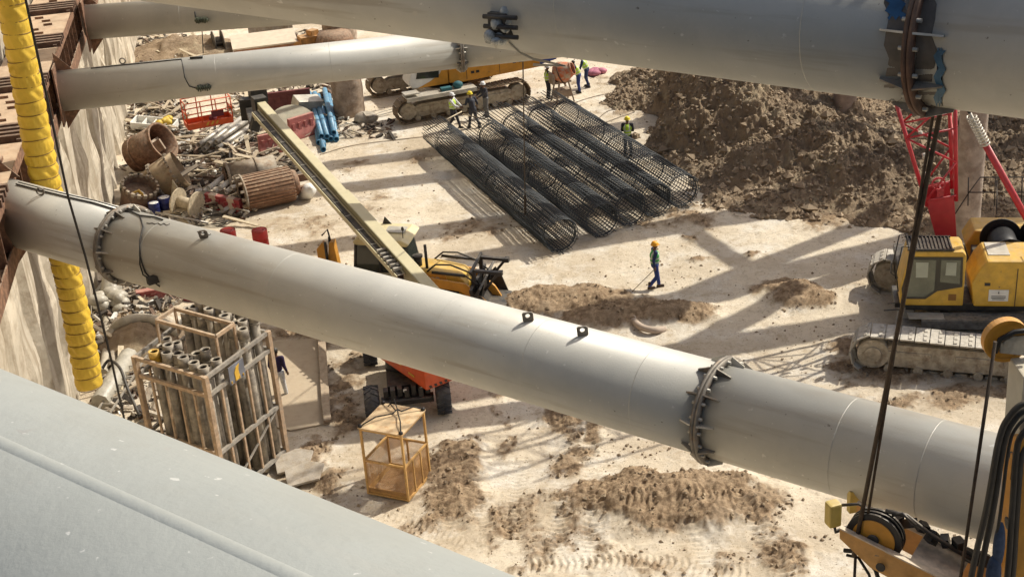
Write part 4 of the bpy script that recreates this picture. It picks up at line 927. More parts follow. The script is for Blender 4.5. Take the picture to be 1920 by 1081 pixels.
# ------------------------------------------------------------------ man basket
b0=[G(678,805,2.0),G(753,818,2.0),G(793,771,2.0),G(716,758,2.0)]
ca=V(-3.12,30.95,0); hbk=math.atan2(-.49,1.05); gzb=gz(ca.x,ca.y)+.03
bs=thing('man_basket','small yellow caged lifting basket with tan roof standing on the mud','lifting basket',(sum(p.x for p in b0)/4,sum(p.y for p in b0)/4,gzb),math.atan2(b0[1].y-b0[0].y,b0[1].x-b0[0].x))
bW=1.18; bD=1.25; bH=1.98
for i,(sx,sy) in enumerate(((-1,-1),(1,-1),(1,1),(-1,1))):
    m=MB(); m.box((sx*bW/2,sy*bD/2,bH/2),(.055,.055,bH)); m.build('corner_post',BASK,bs)
def rails(z,w=.05):
    m=MB()
    for sy in (-1,1): m.box((0,sy*bD/2,z),(bW-.055,w,w))
    for sx in (-1,1): m.box((sx*bW/2,0,z),(w,bD-.055,w))
    return m
rails(1.02).build('waist_rail',BASK,bs); rails(.03).build('floor_frame',BASK,bs); rails(bH-.03,.05).build('top_frame',BASK,bs)
m=MB(); m.box((0,0,.045),(bW-.06,bD-.06,.02)); m.build('floor_plate',RUST,bs)
m=MB(); m.box((0,-bD/2+.02,.13),(bW-.06,.012,.16)); m.box((0,bD/2-.02,.13),(bW-.06,.012,.16)); m.box((-bW/2+.02,0,.13),(.012,bD-.06,.16)); m.box((bW/2-.02,0,.13),(.012,bD-.06,.16)); m.build('kick_plate',BASK,bs)
for xx,yy in ((bW/2,-.2),(bW/2,.22),(0,bD/2)): m=MB(); m.box((xx,yy,.52),(.042,.042,.95)); m.build('mullion',BASK,bs)
m=MB(); m.prism([(-bW/2-.05,-bD/2-.05),(bW/2+.05,-bD/2-.05),(bW/2+.05,bD/2+.05),(-bW/2-.05,bD/2+.05)],V(0,0,bH+.02),V(1,0,0),V(0,1,0),.03); m.build('roof_panel',ROOFP,bs)
def mesh_panel(a,b,z0,z1):
    a=Vector(a);b=Vector(b);L=(b-a).length;d=(b-a)/L;m=MB(); st=.045; h=z1-z0
    n=int((L+h)/st)
    for k in range(-int(h/st),int(L/st)):
        s0=k*st; 
        t0=max(0,-s0); t1=min(h,L-s0)
        if t1>t0:
            p=a+d*(s0+t0)+Z*(z0+t0);q=a+d*(s0+t1)+Z*(z0+t1); m.bar(p,q,.0065,.0065)
            p=a+d*(L-s0-t0)+Z*(z0+t0);q=a+d*(L-s0-t1)+Z*(z0+t1); m.bar(p,q,.0065,.0065)
    return m
for a,b in (((-bW/2,-bD/2,0),(bW/2,-bD/2,0)),((bW/2,-bD/2,0),(bW/2,bD/2,0)),((-bW/2,bD/2,0),(bW/2,bD/2,0)),((-bW/2,-bD/2,0),(-bW/2,bD/2,0))):
    mesh_panel(a,b,.1,1.0).build('mesh_panel',M('tan_mesh',(.52,.30,.12),.6,var=.2),bs)
m=MB(); c=V(.05,.25,bH+.18)
for sx,sy in ((-1,-1),(1,-1),(1,1),(-1,1)):
    p=V(sx*bW/2,sy*bD/2,bH+.06); m.sph(p,(.06,.06,.06),8,6); m.path([p,p*.6+c*.4+V(.0,.05,.05),c*.85+p*.15+V(0,0,-.06),c],.018,6)
m.path([c,c+V(-.25,.3,.1),c+V(-.4,.2,-.1)],.015,6); m.build('lifting_sling',CABLE,bs)
# ------------------------------------------------------------------ tremie pipe rack
RC=dict(R=V(-6.5,32.8,0),F=V(-7.76,30.47,0),L=V(-9.82,31.9,0),B=V(-8.85,34.15,0)); RH=4.0
rk=thing('pipe_rack','tall brown steel rack packed with upright tremie pipes beside the pit wall','rack',RC['F'])
def Rk(mb,name,mat=RACKP,bev=0):
    o=mb.build(name,mat,rk,bev=bev); o.location=-rk.location; return o
for k in 'RFLB':
    m=MB(); m.bar(RC[k],RC[k]+V(0,0,RH),.13,.13,up=RC['F']-RC['L']); Rk(m,'corner_post',bev=.006)
for (a,b),nm in ((('L','F'),'a'),(('F','R'),'b'),(('R','B'),'c'),(('B','L'),'d')):
    A_=RC[a];B_=RC[b];d=(B_-A_).normalized();out=V(d.y,-d.x,0)
    for z in (RH-.05,RH-.55,1.75,.35):
        m=MB(); m.bar(A_+Z*z+d*.07,B_+Z*z-d*.07,.08,.10); Rk(m,'cross_rail',RACKP if nm=='a' else GALV)
    L=(B_-A_).length
    for k in range(1,5):
        m=MB(); m.bar(A_+d*(L*k/5)+Z*.4,A_+d*(L*k/5)+Z*(RH-.6),.05,.06,up=d); Rk(m,'upright_bar')
    m=MB(); m.bar(A_+Z*.4+d*.1,B_+Z*1.7-d*.1,.04,.05); 
    if nm in 'bd': Rk(m,'diagonal_brace',GALV)
eF=(RC['R']-RC['F']); eL=(RC['L']-RC['F'])
def rp(u,v,z=0): return RC['F']+eF*u+eL*v+Z*z
fr=[rp(.34,.95,RH),rp(.34,.10,RH),rp(.62,.10,RH),rp(.62,.95,RH)]
m=MB()
for i in range(4): m.bar(fr[i]+Z*.62,fr[(i+1)%4]+Z*.62,.07,.09); m.bar(fr[i]-Z*.1,fr[i]+Z*.6,.06,.06,up=eL)
Rk(m,'top_guard_frame')
m=MB(); m.prism([(0,0),(.62,0),(.62,.5),(0,.5)],rp(.30,-.035,3.35),eF,Z,.02); sg=Rk(m,'sign_board',M('blue_sign',(.16,.17,.20),.6,var=.2,dust=.2))
m=MB(); 
m.prism([(.22,.04),(.40,.04),(.36,.30),(.42,.44),(.28,.40),(.20,.28)],rp(.30,-.04,3.35),eF,Z,.03)
for k in range(4): m.box(rp(.32+k*.06,-.045,3.42),(.03,.02,.07))
o=m.build('sign_print',YEL,sg)
spots=[]
for i,u in enumerate((.08,.18,.28)): 
    for j in range(7): spots.append((u,.08+j*.135+(.05 if i==1 else 0),1))
for i,u in enumerate((.70,.80,.91)):
    for j in range(8): spots.append((u,.06+j*.12+(.06 if i%2 else 0),2))
random.seed(11)
for i,(u,v,row) in enumerate(spots):
    if v>.97 or (row==1 and random.random()<.1): continue
    dz=random.uniform(-.08,.28) if row==1 else random.uniform(.3,.8)
    top=RH-.1+dz; rr=.118; p=rp(u,v)
    near='front row' if u<.3 else 'back row'
    yel=(i==5)
    t=thing('tremie_pipe','dull grey tremie pipe with dark collar standing in the tall brown rack',"pipe",(p.x,p.y,.12),rot=(random.uniform(-.012,.012),random.uniform(-.012,.012),0),group='tremie pipes standing in the rack')
    if yel: t['label']='tremie pipe with a yellow collar at the left of the tall brown rack'; del t['group']
    m=MB(); m.ring2(Vector((0,0,0)),Vector((0,0,top)),rr-.012,rr,24); pw_=m.build('pipe_wall',TREM,t); m=MB(); m.cyl((0,0,top-.7),(0,0,top-.02),rr-.0145,n=20,cap=False); m.cyl((0,0,top-.72),(0,0,top-.7),rr-.0145,n=20); m.build('bore_shade',BORE,pw_)
    m=MB(); m.ring2(Vector((0,0,top-.26)),Vector((0,0,top+.015)),rr-.014,rr+.022,24); m.ring((0,0,top-.3),(0,0,1),rr,rr+.03,.04,24); m.build('pipe_collar',YEL if yel else (TREM),t)
random.seed(5)
# steel sheet under / around, plastic heap at its foot
m=MB(); q=[rp(1.05,-.22,.03),rp(1.35,.1,.1),rp(1.2,.45,.05),rp(.9,.0,.03)]
# ------------------------------------------------------------------ people
def capsule(m,a,b,ra,rb,n=12):
    a=Vector(a);b=Vector(b); m.cyl(a,b,ra,rb,n); m.sph(a,ra,n,8); m.sph(b,rb,n,8)
def remesh(mb,vox,smooth=2):
    me=bpy.data.meshes.new('tmp'); me.from_pydata(mb.v,[],mb.f); o=bpy.data.objects.new('tmp',me); COL.objects.link(o)
    bm=bmesh.new(); bm.from_mesh(me); bmesh.ops.recalc_face_normals(bm,faces=bm.faces); bm.to_mesh(me); bm.free()
    r=o.modifiers.new('r','REMESH'); r.mode='VOXEL'; r.voxel_size=vox; r.use_smooth_shade=True
    s=o.modifiers.new('s','SMOOTH'); s.factor=.5; s.iterations=smooth
    dg=bpy.context.evaluated_depsgraph_get(); out=bpy.data.meshes.new_from_object(o.evaluated_get(dg)); bpy.data.objects.remove(o); return out
def obj_me(name,me,mats,par,fn=None):
    for mt in mats: me.materials.append(mt)
    me.name=name
    if fn: me.polygons.foreach_set('material_index',[fn(p.center) for p in me.polygons])
    me.polygons.foreach_set('use_smooth',[True]*len(me.polygons))
    o=bpy.data.objects.new(name,me); COL.objects.link(o); o.parent=par; return o
SKIN=M('brown_skin',(.14,.07,.04),.55,var=.08,sc=10,bump=0); EYE=M('eye_dark',(.01,.01,.01),.3,var=0,bump=0)
HV=M('hi_vis_lime',(.48,.72,.05),.6,var=.08,sc=10); HG=M('hi_vis_green',(.08,.42,.10),.6,var=.08,sc=10); REF=M('reflective_tape',(.62,.62,.58),.35,var=.05)
def cloth(nm,c): return M(nm,c,.85,var=.2,sc=12,bump=.4,bs=30)
def person(label,px,py,head,pose,shirt,pants,helmet,vest=None,boots=None,group=None,h=1.0,sleeve=True,at=None):
    p=at or G(px,py); p=Vector(p); p.z=gz(p.x,p.y)+ (0 if at is None else 0)
    t=thing('person',label,'person',p,head,group); t.scale=(h,h,h)
    J=dict(pel=V(0,0,.93),chest=V(0,0,1.25),neck=V(0,0,1.46),head=V(.02,0,1.60),
      lsh=V(0,.19,1.40),rsh=V(0,-.19,1.40),lel=V(-.03,.24,1.12),rel=V(-.03,-.24,1.12),lha=V(.08,.25,.90),rha=V(.08,-.25,.90),
      lhi=V(0,.095,.90),rhi=V(0,-.095,.90),lkn=V(.03,.11,.49),rkn=V(.03,-.11,.49),lan=V(-.02,.12,.09),ran=V(-.02,-.12,.09))
    lean=pose.get('lean',0); 
    if lean:
        Rm=Matrix.Rotation(lean,3,'Y')
        for k in ('chest','neck','head','lsh','rsh','lel','rel','lha','rha'): J[k]=J['pel']+Rm@(J[k]-J['pel'])
    for k,v in pose.items():
        if k!='lean': J[k]=Vector(v)
    up=(J['neck']-J['pel']).normalized(); fw=V(1,0,0); fw=(fw-up*fw.dot(up)).normalized()
    # skin body: one surface
    b=MB(); hd=J['head']; hu=(J['head']-J['neck']); 
    hx=V(1,0,0)*.96+up*0; hx=Matrix.Rotation(pose.get('nod',0) if not isinstance(pose.get('nod',0),Vector) else 0,3,'Y')@hx
    b.sph(hd,(.088,.075,.112),16,12); b.sph(hd+V(.035,0,-.065),(.05,.05,.05),10,8); b.sph(hd+V(.092,0,-.012),(.020,.014,.022),8,6)
    for s_ in (-1,1): b.sph(hd+V(-.005,s_*.076,-.005),(.02,.010,.03),8,6)
    b.sph(hd+V(.082,0,-.05),(.012,.024,.008),8,6)
    capsule(b,J['neck']-up*.05,hd-V(0,0,.05),.052,.05)
    capsule(b,J['pel'],J['chest'],.125,.14); capsule(b,J['chest'],J['neck']-up*.06,.14,.07)
    for a in 'lr':
        capsule(b,J[a+'sh'],J['neck']-up*.05,.055,.05); capsule(b,J[a+'sh'],J[a+'el'],.048,.038); capsule(b,J[a+'el'],J[a+'ha'],.038,.026)
        d=(J[a+'ha']-J[a+'el']).normalized(); sd=d.cross(fw); sd=sd.normalized() if sd.length>.1 else V(0,1,0); nn=sd.cross(d).normalized(); w=J[a+'ha']
        capsule(b,w,w+d*.06,.026,.03); capsule(b,w+d*.03+sd*.018,w+d*.075+sd*.026,.018,.014); capsule(b,w+d*.03-sd*.018,w+d*.075-sd*.026,.018,.014)
        for k,(q,ln) in enumerate(((-.030,.055),(-.010,.068),(.010,.062),(.029,.048))):
            e=w+d*.08+sd*q; k1=e+d*ln*.6-nn*.01; capsule(b,e,k1,.0105,.010,8); capsule(b,k1,k1+d*ln*.35-nn*.03,.010,.009,8)
        e=w+d*.025-sd*.03; capsule(b,e,e-sd*.03+d*.03+nn*.01,.013,.011,8); capsule(b,e-sd*.03+d*.03+nn*.01,e-sd*.03+d*.06-nn*.012,.011,.010,8)
        capsule(b,J[a+'hi'],J[a+'kn'],.075,.052); capsule(b,J[a+'kn'],J[a+'an'],.05,.036)
        capsule(b,J[a+'an'],J[a+'an']+V(.12,0,-.05),.04,.035)
    me=remesh(b,.011,1); ey=[hd+V(.084,s_*.030,.012) for s_ in (-1,1)]
    obj_me('body',me,[SKIN,EYE],t,lambda c:1 if min((c-e).length for e in ey)<.015 else 0)
    # trousers
    b=MB(); capsule(b,J['pel']+V(0,0,.04),J['pel']-V(0,0,.04),.14,.14,16)
    for a in 'lr':
        capsule(b,J[a+'hi'],J[a+'kn'],.098,.075,14); capsule(b,J[a+'kn'],J[a+'an']+V(0,0,.04),.073,.062,14); capsule(b,J[a+'hi'],J['pel'],.10,.12,14)
    obj_me('trousers',remesh(b,.018,3),[pants],t)
    # shirt
    b=MB(); capsule(b,J['pel']+up*.06,J['chest'],.145,.155,16); capsule(b,J['chest'],J['neck']-up*.09,.155,.09,16)
    c1=J['chest']; 
    for s_ in (-1,1): capsule(b,c1+V(0,s_*.06,0),J['neck']-up*.10+V(0,s_*.07,0),.125,.075,14)
    for a in 'lr':
        capsule(b,J[a+'sh'],J['neck']-up*.08,.07,.065); capsule(b,J[a+'sh'],J[a+'el'],.068,.056); 
        if sleeve: capsule(b,J[a+'el'],J[a+'ha']+(J[a+'el']-J[a+'ha'])*.15,.056,.042)
    obj_me('shirt',remesh(b,.017,2),[shirt],t)
    if vest:
        b=MB(); capsule(b,J['pel']+up*.10,J['chest'],.162,.172,16); capsule(b,J['chest'],J['neck']-up*.10,.172,.095,16)
        for s_ in (-1,1): capsule(b,c1+V(0,s_*.05,0),J['neck']-up*.095+V(0,s_*.075,0),.145,.085,14)
        pl=J['pel']
        def f(c):
            hh=(c-pl).dot(up)
            if .06<hh<.11 or .20<hh<.245: return 1
            if abs(abs(c.y)-.10)<.022 and hh>.245: return 1
            return 0
        obj_me('safety_vest',remesh(b,.017,2),[vest,REF],t,f)
    bt=boots or BLK
    for a in 'lr':
        b=MB(); q=J[a+'an']; dz=pose.get(a+'toe',0) if not isinstance(pose.get(a+'toe',0),Vector) else 0
        capsule(b,q+V(0,0,.12),q,.06,.055); capsule(b,q+V(-.03,0,-.03),q+V(.15,0,-.045),.05,.042); b.box(q+V(.05,0,-.078),(.27,.095,.03)); obj_me('boot',remesh(b,.014,2),[bt],t)
    if helmet:
        m=MB(); top=hd+V(-.01,0,.045); m.lathe([(.0,.105),(.045,.10),(.085,.078),(.112,.035),(.122,-.005),(.124,-.02)],top,(0,0,1),24)
        m.lathe([(.120,-.02),(.142,-.028),(.140,-.034),(.118,-.03)],top,(0,0,1),24); m.box(top+V(.13,0,-.028),(.07,.13,.012)); m.box(top+V(0,0,.095),(.16,.02,.02)); m.build('hard_hat',helmet,t)
    else:
        m=MB(); m.sph(hd+V(-.012,0,.03),(.095,.083,.098),14,10); m.build('hair',BLK,t)
    return t
HW=M('white_helmet',(.72,.72,.70),.35,var=.03); HY=M('yellow_helmet',(.78,.62,.03),.35,var=.03); HO=M('orange_helmet',(.80,.36,.02),.35,var=.03)
NV=cloth('navy_cloth',(.03,.045,.12)); NB=cloth('blue_trousers',(.035,.06,.22)); DK=cloth('dark_cloth',(.035,.035,.042)); WH=cloth('white_cloth',(.62,.62,.6)); GRC=cloth('grey_cloth',(.16,.16,.16)); CHC=cloth('charcoal_cloth',(.05,.052,.065))
BRB=M('brown_boot',(.07,.045,.03),.8)
stride=dict(lkn=(.14,.10,.50),lan=(.24,.11,.09),rkn=(.02,-.10,.48),ran=(-.22,-.11,.14))
w1=person('worker in orange helmet and green vest walking alone across the open sand with a stick',1229,541,R(8),
  dict(lkn=(.10,.10,.50),lan=(.15,.10,.09),rkn=(.04,-.10,.48),ran=(-.22,-.10,.15),rel=(-.10,-.22,1.13),rha=(-.06,-.23,.90),lel=(.0,.24,1.12),lha=(.12,.22,.95)),NV,NB,HO,HG,BRB,h=.99)
stk=MB(); a=w1.matrix_basis@V(-.06,-.24,.82); 
sp=w1.location; a=V(sp.x-.06,sp.y-.23,sp.z+.80); b=G(1186,552); b.z=gz(b.x,b.y)+.01
stk.cyl(a,b,.014,.012,n=8); stk.cyl(b,b+(a-b)*.12,.02,.016,n=8); tag(stk.build('walking_stick',WOOD),'thin stick trailed on the sand by the worker in the orange helmet','stick')
reach=dict(lel=(.22,.20,1.16),rel=(.22,-.20,1.16),lha=(.42,.12,1.06),rha=(.42,-.10,1.08))
person('worker in white shirt, lime vest and white helmet carrying a bar',852,241,R(-25),dict(stride,**reach),WH,DK,HW,HV,h=.98)
person('worker in dark overalls and yellow helmet seen from behind, walking with a bar',889,240,R(120),dict(lean=.22,lkn=(.10,.11,.5),lan=(.12,.16,.09),rkn=(-.02,-.12,.48),ran=(-.22,-.2,.1),rel=(.05,-.3,1.12),rha=(.16,-.34,1.0),lel=(.12,.28,1.15),lha=(.3,.3,1.1)),CHC,CHC,HY,None,h=.98)
person('worker in white helmet and grey trousers beside the tracks of the orange crane',913,219,R(205),dict(lean=.12,**{k:v for k,v in reach.items()}),CHC,GRC,HW,None,h=.98)
for (x0,y0,z0),(x1,y1,z1) in (((798,206,1.1),(862,170,1.35)),((862,172,1.35),(918,196,1.1))):
    m=MB(); m.cyl(G(800 if x0<850 else 868,(218 if x0<850 else 188)+26,1.05),G(866 if x0<850 else 918,(183 if x0<850 else 200)+26,1.15),.028,n=8); tag(m.build('carried_pole',WOODL),('pale pole reaching left from the hands of the three carrying workers' if x0<850 else 'pale pole between the dark overalled worker and the grey trousered worker'),'pole')
person('worker in white helmet and lime vest facing the orange mixer drum',1029,185,R(15),dict(reach),DK,DK,HW,HV,h=.97)
person('worker in blue trousers and lime vest leaning over the mixer drum',1086,173,R(185),dict(lean=.35,lel=(.38,.20,1.12),rel=(.38,-.2,1.12),lha=(.52,.1,.95),rha=(.52,-.1,.95)),NV,NB,None,HV,h=.97)
person('worker in dark blue clothes and vest bending at the far side of the mixer',1101,163,R(170),dict(lean=.4,lkn=(.05,.1,.5),lan=(-.1,.12,.09),lel=(.3,.2,1.0),lha=(.5,.12,.95)),NV,NV,None,HV,h=.97)
person('worker in yellow helmet and lime vest half hidden behind the cages below the soil heap',1178,292,R(80),dict(lel=(.05,.23,1.12),lha=(.2,.16,1.05),rel=(.05,-.23,1.12),rha=(.2,-.16,1.05)),DK,DK,HY,HV,h=1.0)
person('person in dark purple shirt and pale trousers standing behind the pipe rack',529,745,R(75),dict(rkn=(.05,-.1,.5),ran=(.1,-.12,.09)),cloth('purple_cloth',(.035,.02,.06)),WH,None,None,DK,h=.98)
# ------------------------------------------------------------------ concrete mixer
mo=G(1055,190); mo.z=gz(mo.x,mo.y)
mx=thing('concrete_mixer','orange drum concrete mixer on a dusty stand between the workers','mixer',mo,R(20))
m=MB(); m.lathe([(.18,-.42),(.40,-.28),(.50,-.05),(.50,.12),(.36,.45),(.30,.55),(.33,.57),(.33,.6),(.28,.6)],(0,-.02,1.42),(.75,-.55,.35),28); m.build('drum',M('mixer_orange',(.55,.14,.05),.6,var=.2,sc=6,col2=(.42,.33,.24),amt=.5,msc=5),mx)
m=MB(); m.ring((0,-.02,1.40),(.75,-.55,.35),.49,.545,.05,30); m.build('ring_gear',RUSTD,mx)
m=MB()
for sx in (-1,1):
    for sy in (-1,1): m.bar((sx*.45,sy*.35,0),(sx*.2,sy*.25,1.15),.07,.07)
m.box((0,0,1.0),(.8,.5,.1)); m.box((0,0,.45),(.75,.55,.35)); m.box((-.5,0,1.2),(.12,.5,.5)); m.build('stand',CONB,mx)
# ------------------------------------------------------------------ concrete pile columns
def pile(px,py,r,h,label,mat=CONB,seed=0):
    p=G(px,py); p.z=gz(p.x,p.y)-.6; t=thing('concrete_pile',label,'concrete pile',p); m=MB(); n=40; vs=[];K=26
    for k in range(K+1):
        for i in range(n):
            a=2*math.pi*i/n; q=r*(1+.035*math.sin(a*3+seed)+.05*(float(vn(np.array([math.cos(a)*2+seed]),np.array([k*.5+math.sin(a)*2]),3)[0])-.5)); vs.append((math.cos(a)*q,math.sin(a)*q,(h+.6)*k/K+(.05*math.sin(a*5) if k==K else 0)))
    m.add(vs,[(k*n+i,k*n+(i+1)%n,(k+1)*n+(i+1)%n,(k+1)*n+i) for k in range(K) for i in range(n)],True); m.add([vs[K*n+i] for i in range(n)],[tuple(range(n))]); m.build('shaft',mat,t)
    m=MB()
    for i in range(9): a=2*math.pi*i/9; m.path([(math.cos(a)*r*.8,math.sin(a)*r*.8,h+.5),(math.cos(a)*r*.82,math.sin(a)*r*.8,h+1.1)],.016,5)
    m.build('starter_bar',RUSTD,t)
    return t
pile(655,213,.74,2.3,'squat brown broken concrete pile beside the bundle of blue pipes',seed=1)
pile(1582,228,.50,3.2,'pinkish concrete pile rising out of the back of the soil heap',M('pink_concrete',(.36,.27,.21),.9,var=.2,sc=3,bump=.6,bs=12,dust=.3),2)
CP=G(1812,440); pile(1808,440,.47,7.5,'tall pale concrete pile behind the red crane boom',M('pale_pile_concrete',(.40,.33,.27),.9,var=.2,sc=2.5,bump=.7,bs=10,col2=(.26,.2,.16),amt=.42,msc=2),3)
pile(640,78,.95,1.6,'wide dark concrete pile cut low beyond the struts',seed=5)
# ------------------------------------------------------------------ drilling rig at the near right
rg=G(1880,1000,8.); rgz=thing('drilling_rig','orange drilling rig mast with sheave head, black hoses and ropes at the right edge','drilling rig',(rg.x,rg.y,0))
def Rg(mb,name,mat,bev=0,par=None):
    o=mb.build(name,mat,par or rgz,bev=bev)
    if par is None: o.location=-rgz.location
    return o
m0=GY(1910,1081,13.45); m1=GY(1941,700,13.45); md=(m1-m0).normalized(); mb0=m0-md*6
ax=(_R-md*_R.dot(md)).normalized(); az=ax.cross(md)
m=MB(); m.bar(m0-md*9.3,m0+md*2.0,.36,.6,up=az); mast=Rg(m,'mast',YELD,bev=.02)
for k in range(5):
    m=MB(); c=m0+md*(-1+k*.9)-ax*.182; m.cyl(c+ax*.0,c-ax*.012,.075,n=18); m.build('mast_hole',BLKM,mast)
m=MB(); m.bar(m0+md*2.02-ax*.02,m0+md*2.9-ax*.02,.40,.5,up=az); m.build('mast_head_box',M('grey_cream_box',(.50,.47,.38),.5,var=.1,dust=.3),mast,bev=.02)
# sheave head
sc_=GY(1642,1003,14.5); d1=(GY(1800,1081,13.9)-sc_).normalized(); fx=d1; nrm=fx.cross(Z).normalized(); 
nrm=(nrm+V(-.25,0,0)*0).normalized()
m=MB(); 
for k in (-.07,0.,.07): m.ring(sc_+nrm*k,nrm,.24,.36,.03,40)
m.cyl(sc_-nrm*.05,sc_+nrm*.05,.30,n=36); shv=Rg(m,'sheave',BLKM)
m=MB(); m.cyl(sc_-nrm*.10,sc_+nrm*.10,.275,n=36); m.build('sheave_disc',YELD,shv); m=MB(); m.cyl(sc_-nrm*.14,sc_+nrm*.14,.075,n=20); m.build('axle',BLKM,shv)
uu=fx.cross(nrm)*-1
if uu.z<0: uu=-uu
for s_,nm in ((1,'near'),(-1,'far')):
    m=MB(); m.prism([(-.42,-.02),(-.38,-.16),(.1,-.36),(.9,-.40),(2.6,-.46),(2.6,.02),(.5,.0),(.2,-.02)],sc_+nrm*(.17 if s_>0 else -.46),fx,uu,.03); pl_=Rg(m,'side_plate',M('light_orange_plate',(.56,.29,.08),.5,var=.15,sc=6,dust=.3,spots=[(12,.68,(.25,.17,.1))]),bev=.006)
    m=MB(); o_=sc_+nrm*(.17 if s_>0 else -.46); m.bar(o_-fx*.42-uu*.0,o_+fx*.2+uu*.0,.07,.02,up=uu); m.bar(o_+fx*.2+uu*.0,o_+fx*2.6+uu*.04,.085,.02,up=uu); m.build('plate_flange',M('dusty_tan_edge',(.60,.50,.37),.6,var=.15,sc=9),pl_)
m=MB(); m.bar(sc_+fx*.50-uu*.03-nrm*.15,sc_+fx*1.12-uu*.03-nrm*.15,.60,.03,up=uu); Rg(m,'cross_plate',M('dusty_plate',(.66,.56,.43),.8,var=.2,sc=9))
m=MB(); q=sc_+nrm*.20+fx*1.0-uu*.28; m.prism([(-.16,-.08),(.05,-.14),(.14,.0),(.02,.14),(-.12,.12)],q,fx,uu,.03); Rg(m,'pale_lug',M('dusty_tan_edge',(.60,.50,.37)))
for k,(xx,zz,r) in enumerate(((.22,-.24,.06),(.60,-.25,.055),(1.05,-.30,.05))):
    m=MB(); q=sc_+nrm*.222+fx*xx+uu*zz; m.cyl(q,q+nrm*.02,r,n=16 if k!=1 else 4); m.build('hole_boss',BLKM if k!=1 else PALE,rgz).location=-rgz.location
m=MB(); bxp=GY(1562,962,14.7); m.box(bxp,(.17,.16,.34),rz=.3); Rg(m,'work_lamp_box',M('yellow_ochre_box',(.55,.40,.08),.5,var=.15,dust=.4),bev=.03)
m=MB(); m.path([bxp+V(.02,0,-.15),bxp+V(.04,0,-.28),sc_-fx*.36-uu*.02+V(0,0,-.05),sc_-fx*.3-uu*.1],.028,8); m.path([bxp+V(.1,.1,.05),bxp+V(.35,.1,.05),sc_+uu*.3],.02,6); Rg(m,'lamp_bracket',BLKM)
m=MB(); c=GY(1603,948,15.2); m.box(c+V(.1,.15,0),(.32,.1,.34),rz=.2); Rg(m,'guard_plate',MC['yellow_ochre_box'],bev=.01)
m=MB()
for k in range(8): 
    q=sc_+fx*(.3+k*.16)+uu*(.22+.04*(k%3))+V(0,.3,0); m.box(q,(.15,.12,.10+.05*(k%2)),rot=Euler((k,.3*k,.5)))
m.path([sc_+fx*.0+uu*.42,sc_+fx*.3+uu*.45+V(0,.1,0),sc_+fx*.7+uu*.3+V(0,.2,0),sc_+fx*1.4+uu*.2+V(0,.2,0)],.03,8); m.path([sc_+fx*.1+uu*.4,sc_+fx*.2+uu*.5,sc_+fx*.4+uu*.42],.02,8); Rg(m,'valve_block',BLKM)
m=MB(); m.path([sc_+fx*x+nrm*.0+uu*y for x,y in ((-.3,-.45),(-.1,-.35),(.15,-.5),(.35,-.8),(.4,-1.3))],.03,8); m.path([sc_+fx*x+uu*y for x,y in ((-.25,-.5),(-.1,-.45),(.1,-.62),(.25,-.9),(.28,-1.3))],.02,8); Rg(m,'drooping_hose',CABLE)
# ropes from the jib up behind the overhead strut
for (x0,y0),(x1,y1),r in (((1762,215),(1610,992),.026),((1750,212),(1624,985),.016)):
    bt_=GY(x1,y1,14.5); tp=GY(x0,y0,14.42); dd=(tp-bt_).normalized(); m=MB(); m.cyl(bt_-dd*.4,tp+dd*5,r*1.15,n=8); Rg(m,'hoist_rope',ROPE)
m=MB(); b1_=GY(1800,1090,13.4); t1_=GY(1866,640,13.5); m.cyl(b1_+(b1_-t1_).normalized()*3,t1_,.022,n=8); Rg(m,'hoist_rope',ROPE)
m=MB(); b1_=GY(1606,1000,14.5); m.cyl(b1_,b1_+V(0,0,-8),.02,n=8); Rg(m,'hoist_rope',ROPE)
# pulley at the mast top
pc=GY(1885,636,13.7); m=MB(); m.cyl(pc-V(0,.04,0),pc+V(0,.04,0),.24,n=36); m.ring(pc,V(0,1,0),.22,.26,.11,36); Rg(m,'pulley',YELD)
m=MB(); m.prism([(-.18,-.1),(.5,-.2),(.5,.1),(-.05,.1),(-.18,.02)],pc+V(.1,-.07,-.03),V(1,0,-.05),V(0,0,1),.03); m.cyl(pc+V(0,-.1,0),pc+V(0,.0,0),.05,n=12); Rg(m,'pulley_bracket',GALV)
m=MB(); m.path([pc+V(-.14,-.1,-.1),pc+V(-.1,-.1,.06),pc+V(.05,-.1,.14),pc+V(.4,-.1,.16)],.03,8); Rg(m,'pulley_hose',CABLE)
# hoses
for k,(xt,yt,xb,r) in enumerate(((1893,765,1814,.036),(1899,776,1830,.036),(1903,790,1852,.020),(1912,806,1884,.036),(1917,830,1893,.040))):
    tp=GY(xt,yt,12.95+.03*k); bt_=GY(xb,1120,13.0+.03*k); mid=(tp+bt_)/2; s_=V(-.10+.02*k,0,0); pts=[tp+V(.55,.0,-.1),tp+V(.38,0,.03),tp+V(.16,0,.05),tp+V(.02,0,-.08),tp*.85+bt_*.15+s_*.4,tp*.5+bt_*.5+s_*.1,bt_,bt_+V(-.1,0,-2.5)]
    P_=[]
    for i in range(len(pts)-1):
        for t_ in np.linspace(0,1,7)[:-1]:
            p0=pts[max(i-1,0)];p1=pts[i];p2=pts[i+1];p3=pts[min(i+2,len(pts)-1)]
            P_.append(.5*((2*p1)+(p2-p0)*t_+(2*p0-5*p1+4*p2-p3)*t_*t_+(-p0+3*p1-3*p2+p3)*t_**3))
    m=MB(); m.path(P_,r,10); Rg(m,'hydraulic_hose',BLK)
m=MB(); q=GY(1875,1020,12.95)
m.sph(q+V(.03,.1,-.1),(.07,.06,.34),12,10); m.sph(q+V(.0,.1,-.5),(.09,.08,.3),12,8); Rg(m,'blue_sleeve',cloth('blue_sleeve_cloth',(.05,.075,.13)))
m=MB(); q0=GY(1905,850,13.1); m.bar(q0,q0+V(.0,0,-.32),.10,.06); m.box(q0+V(.12,0,.12),(.3,.1,.22)); Rg(m,'hose_clamp',YELD)
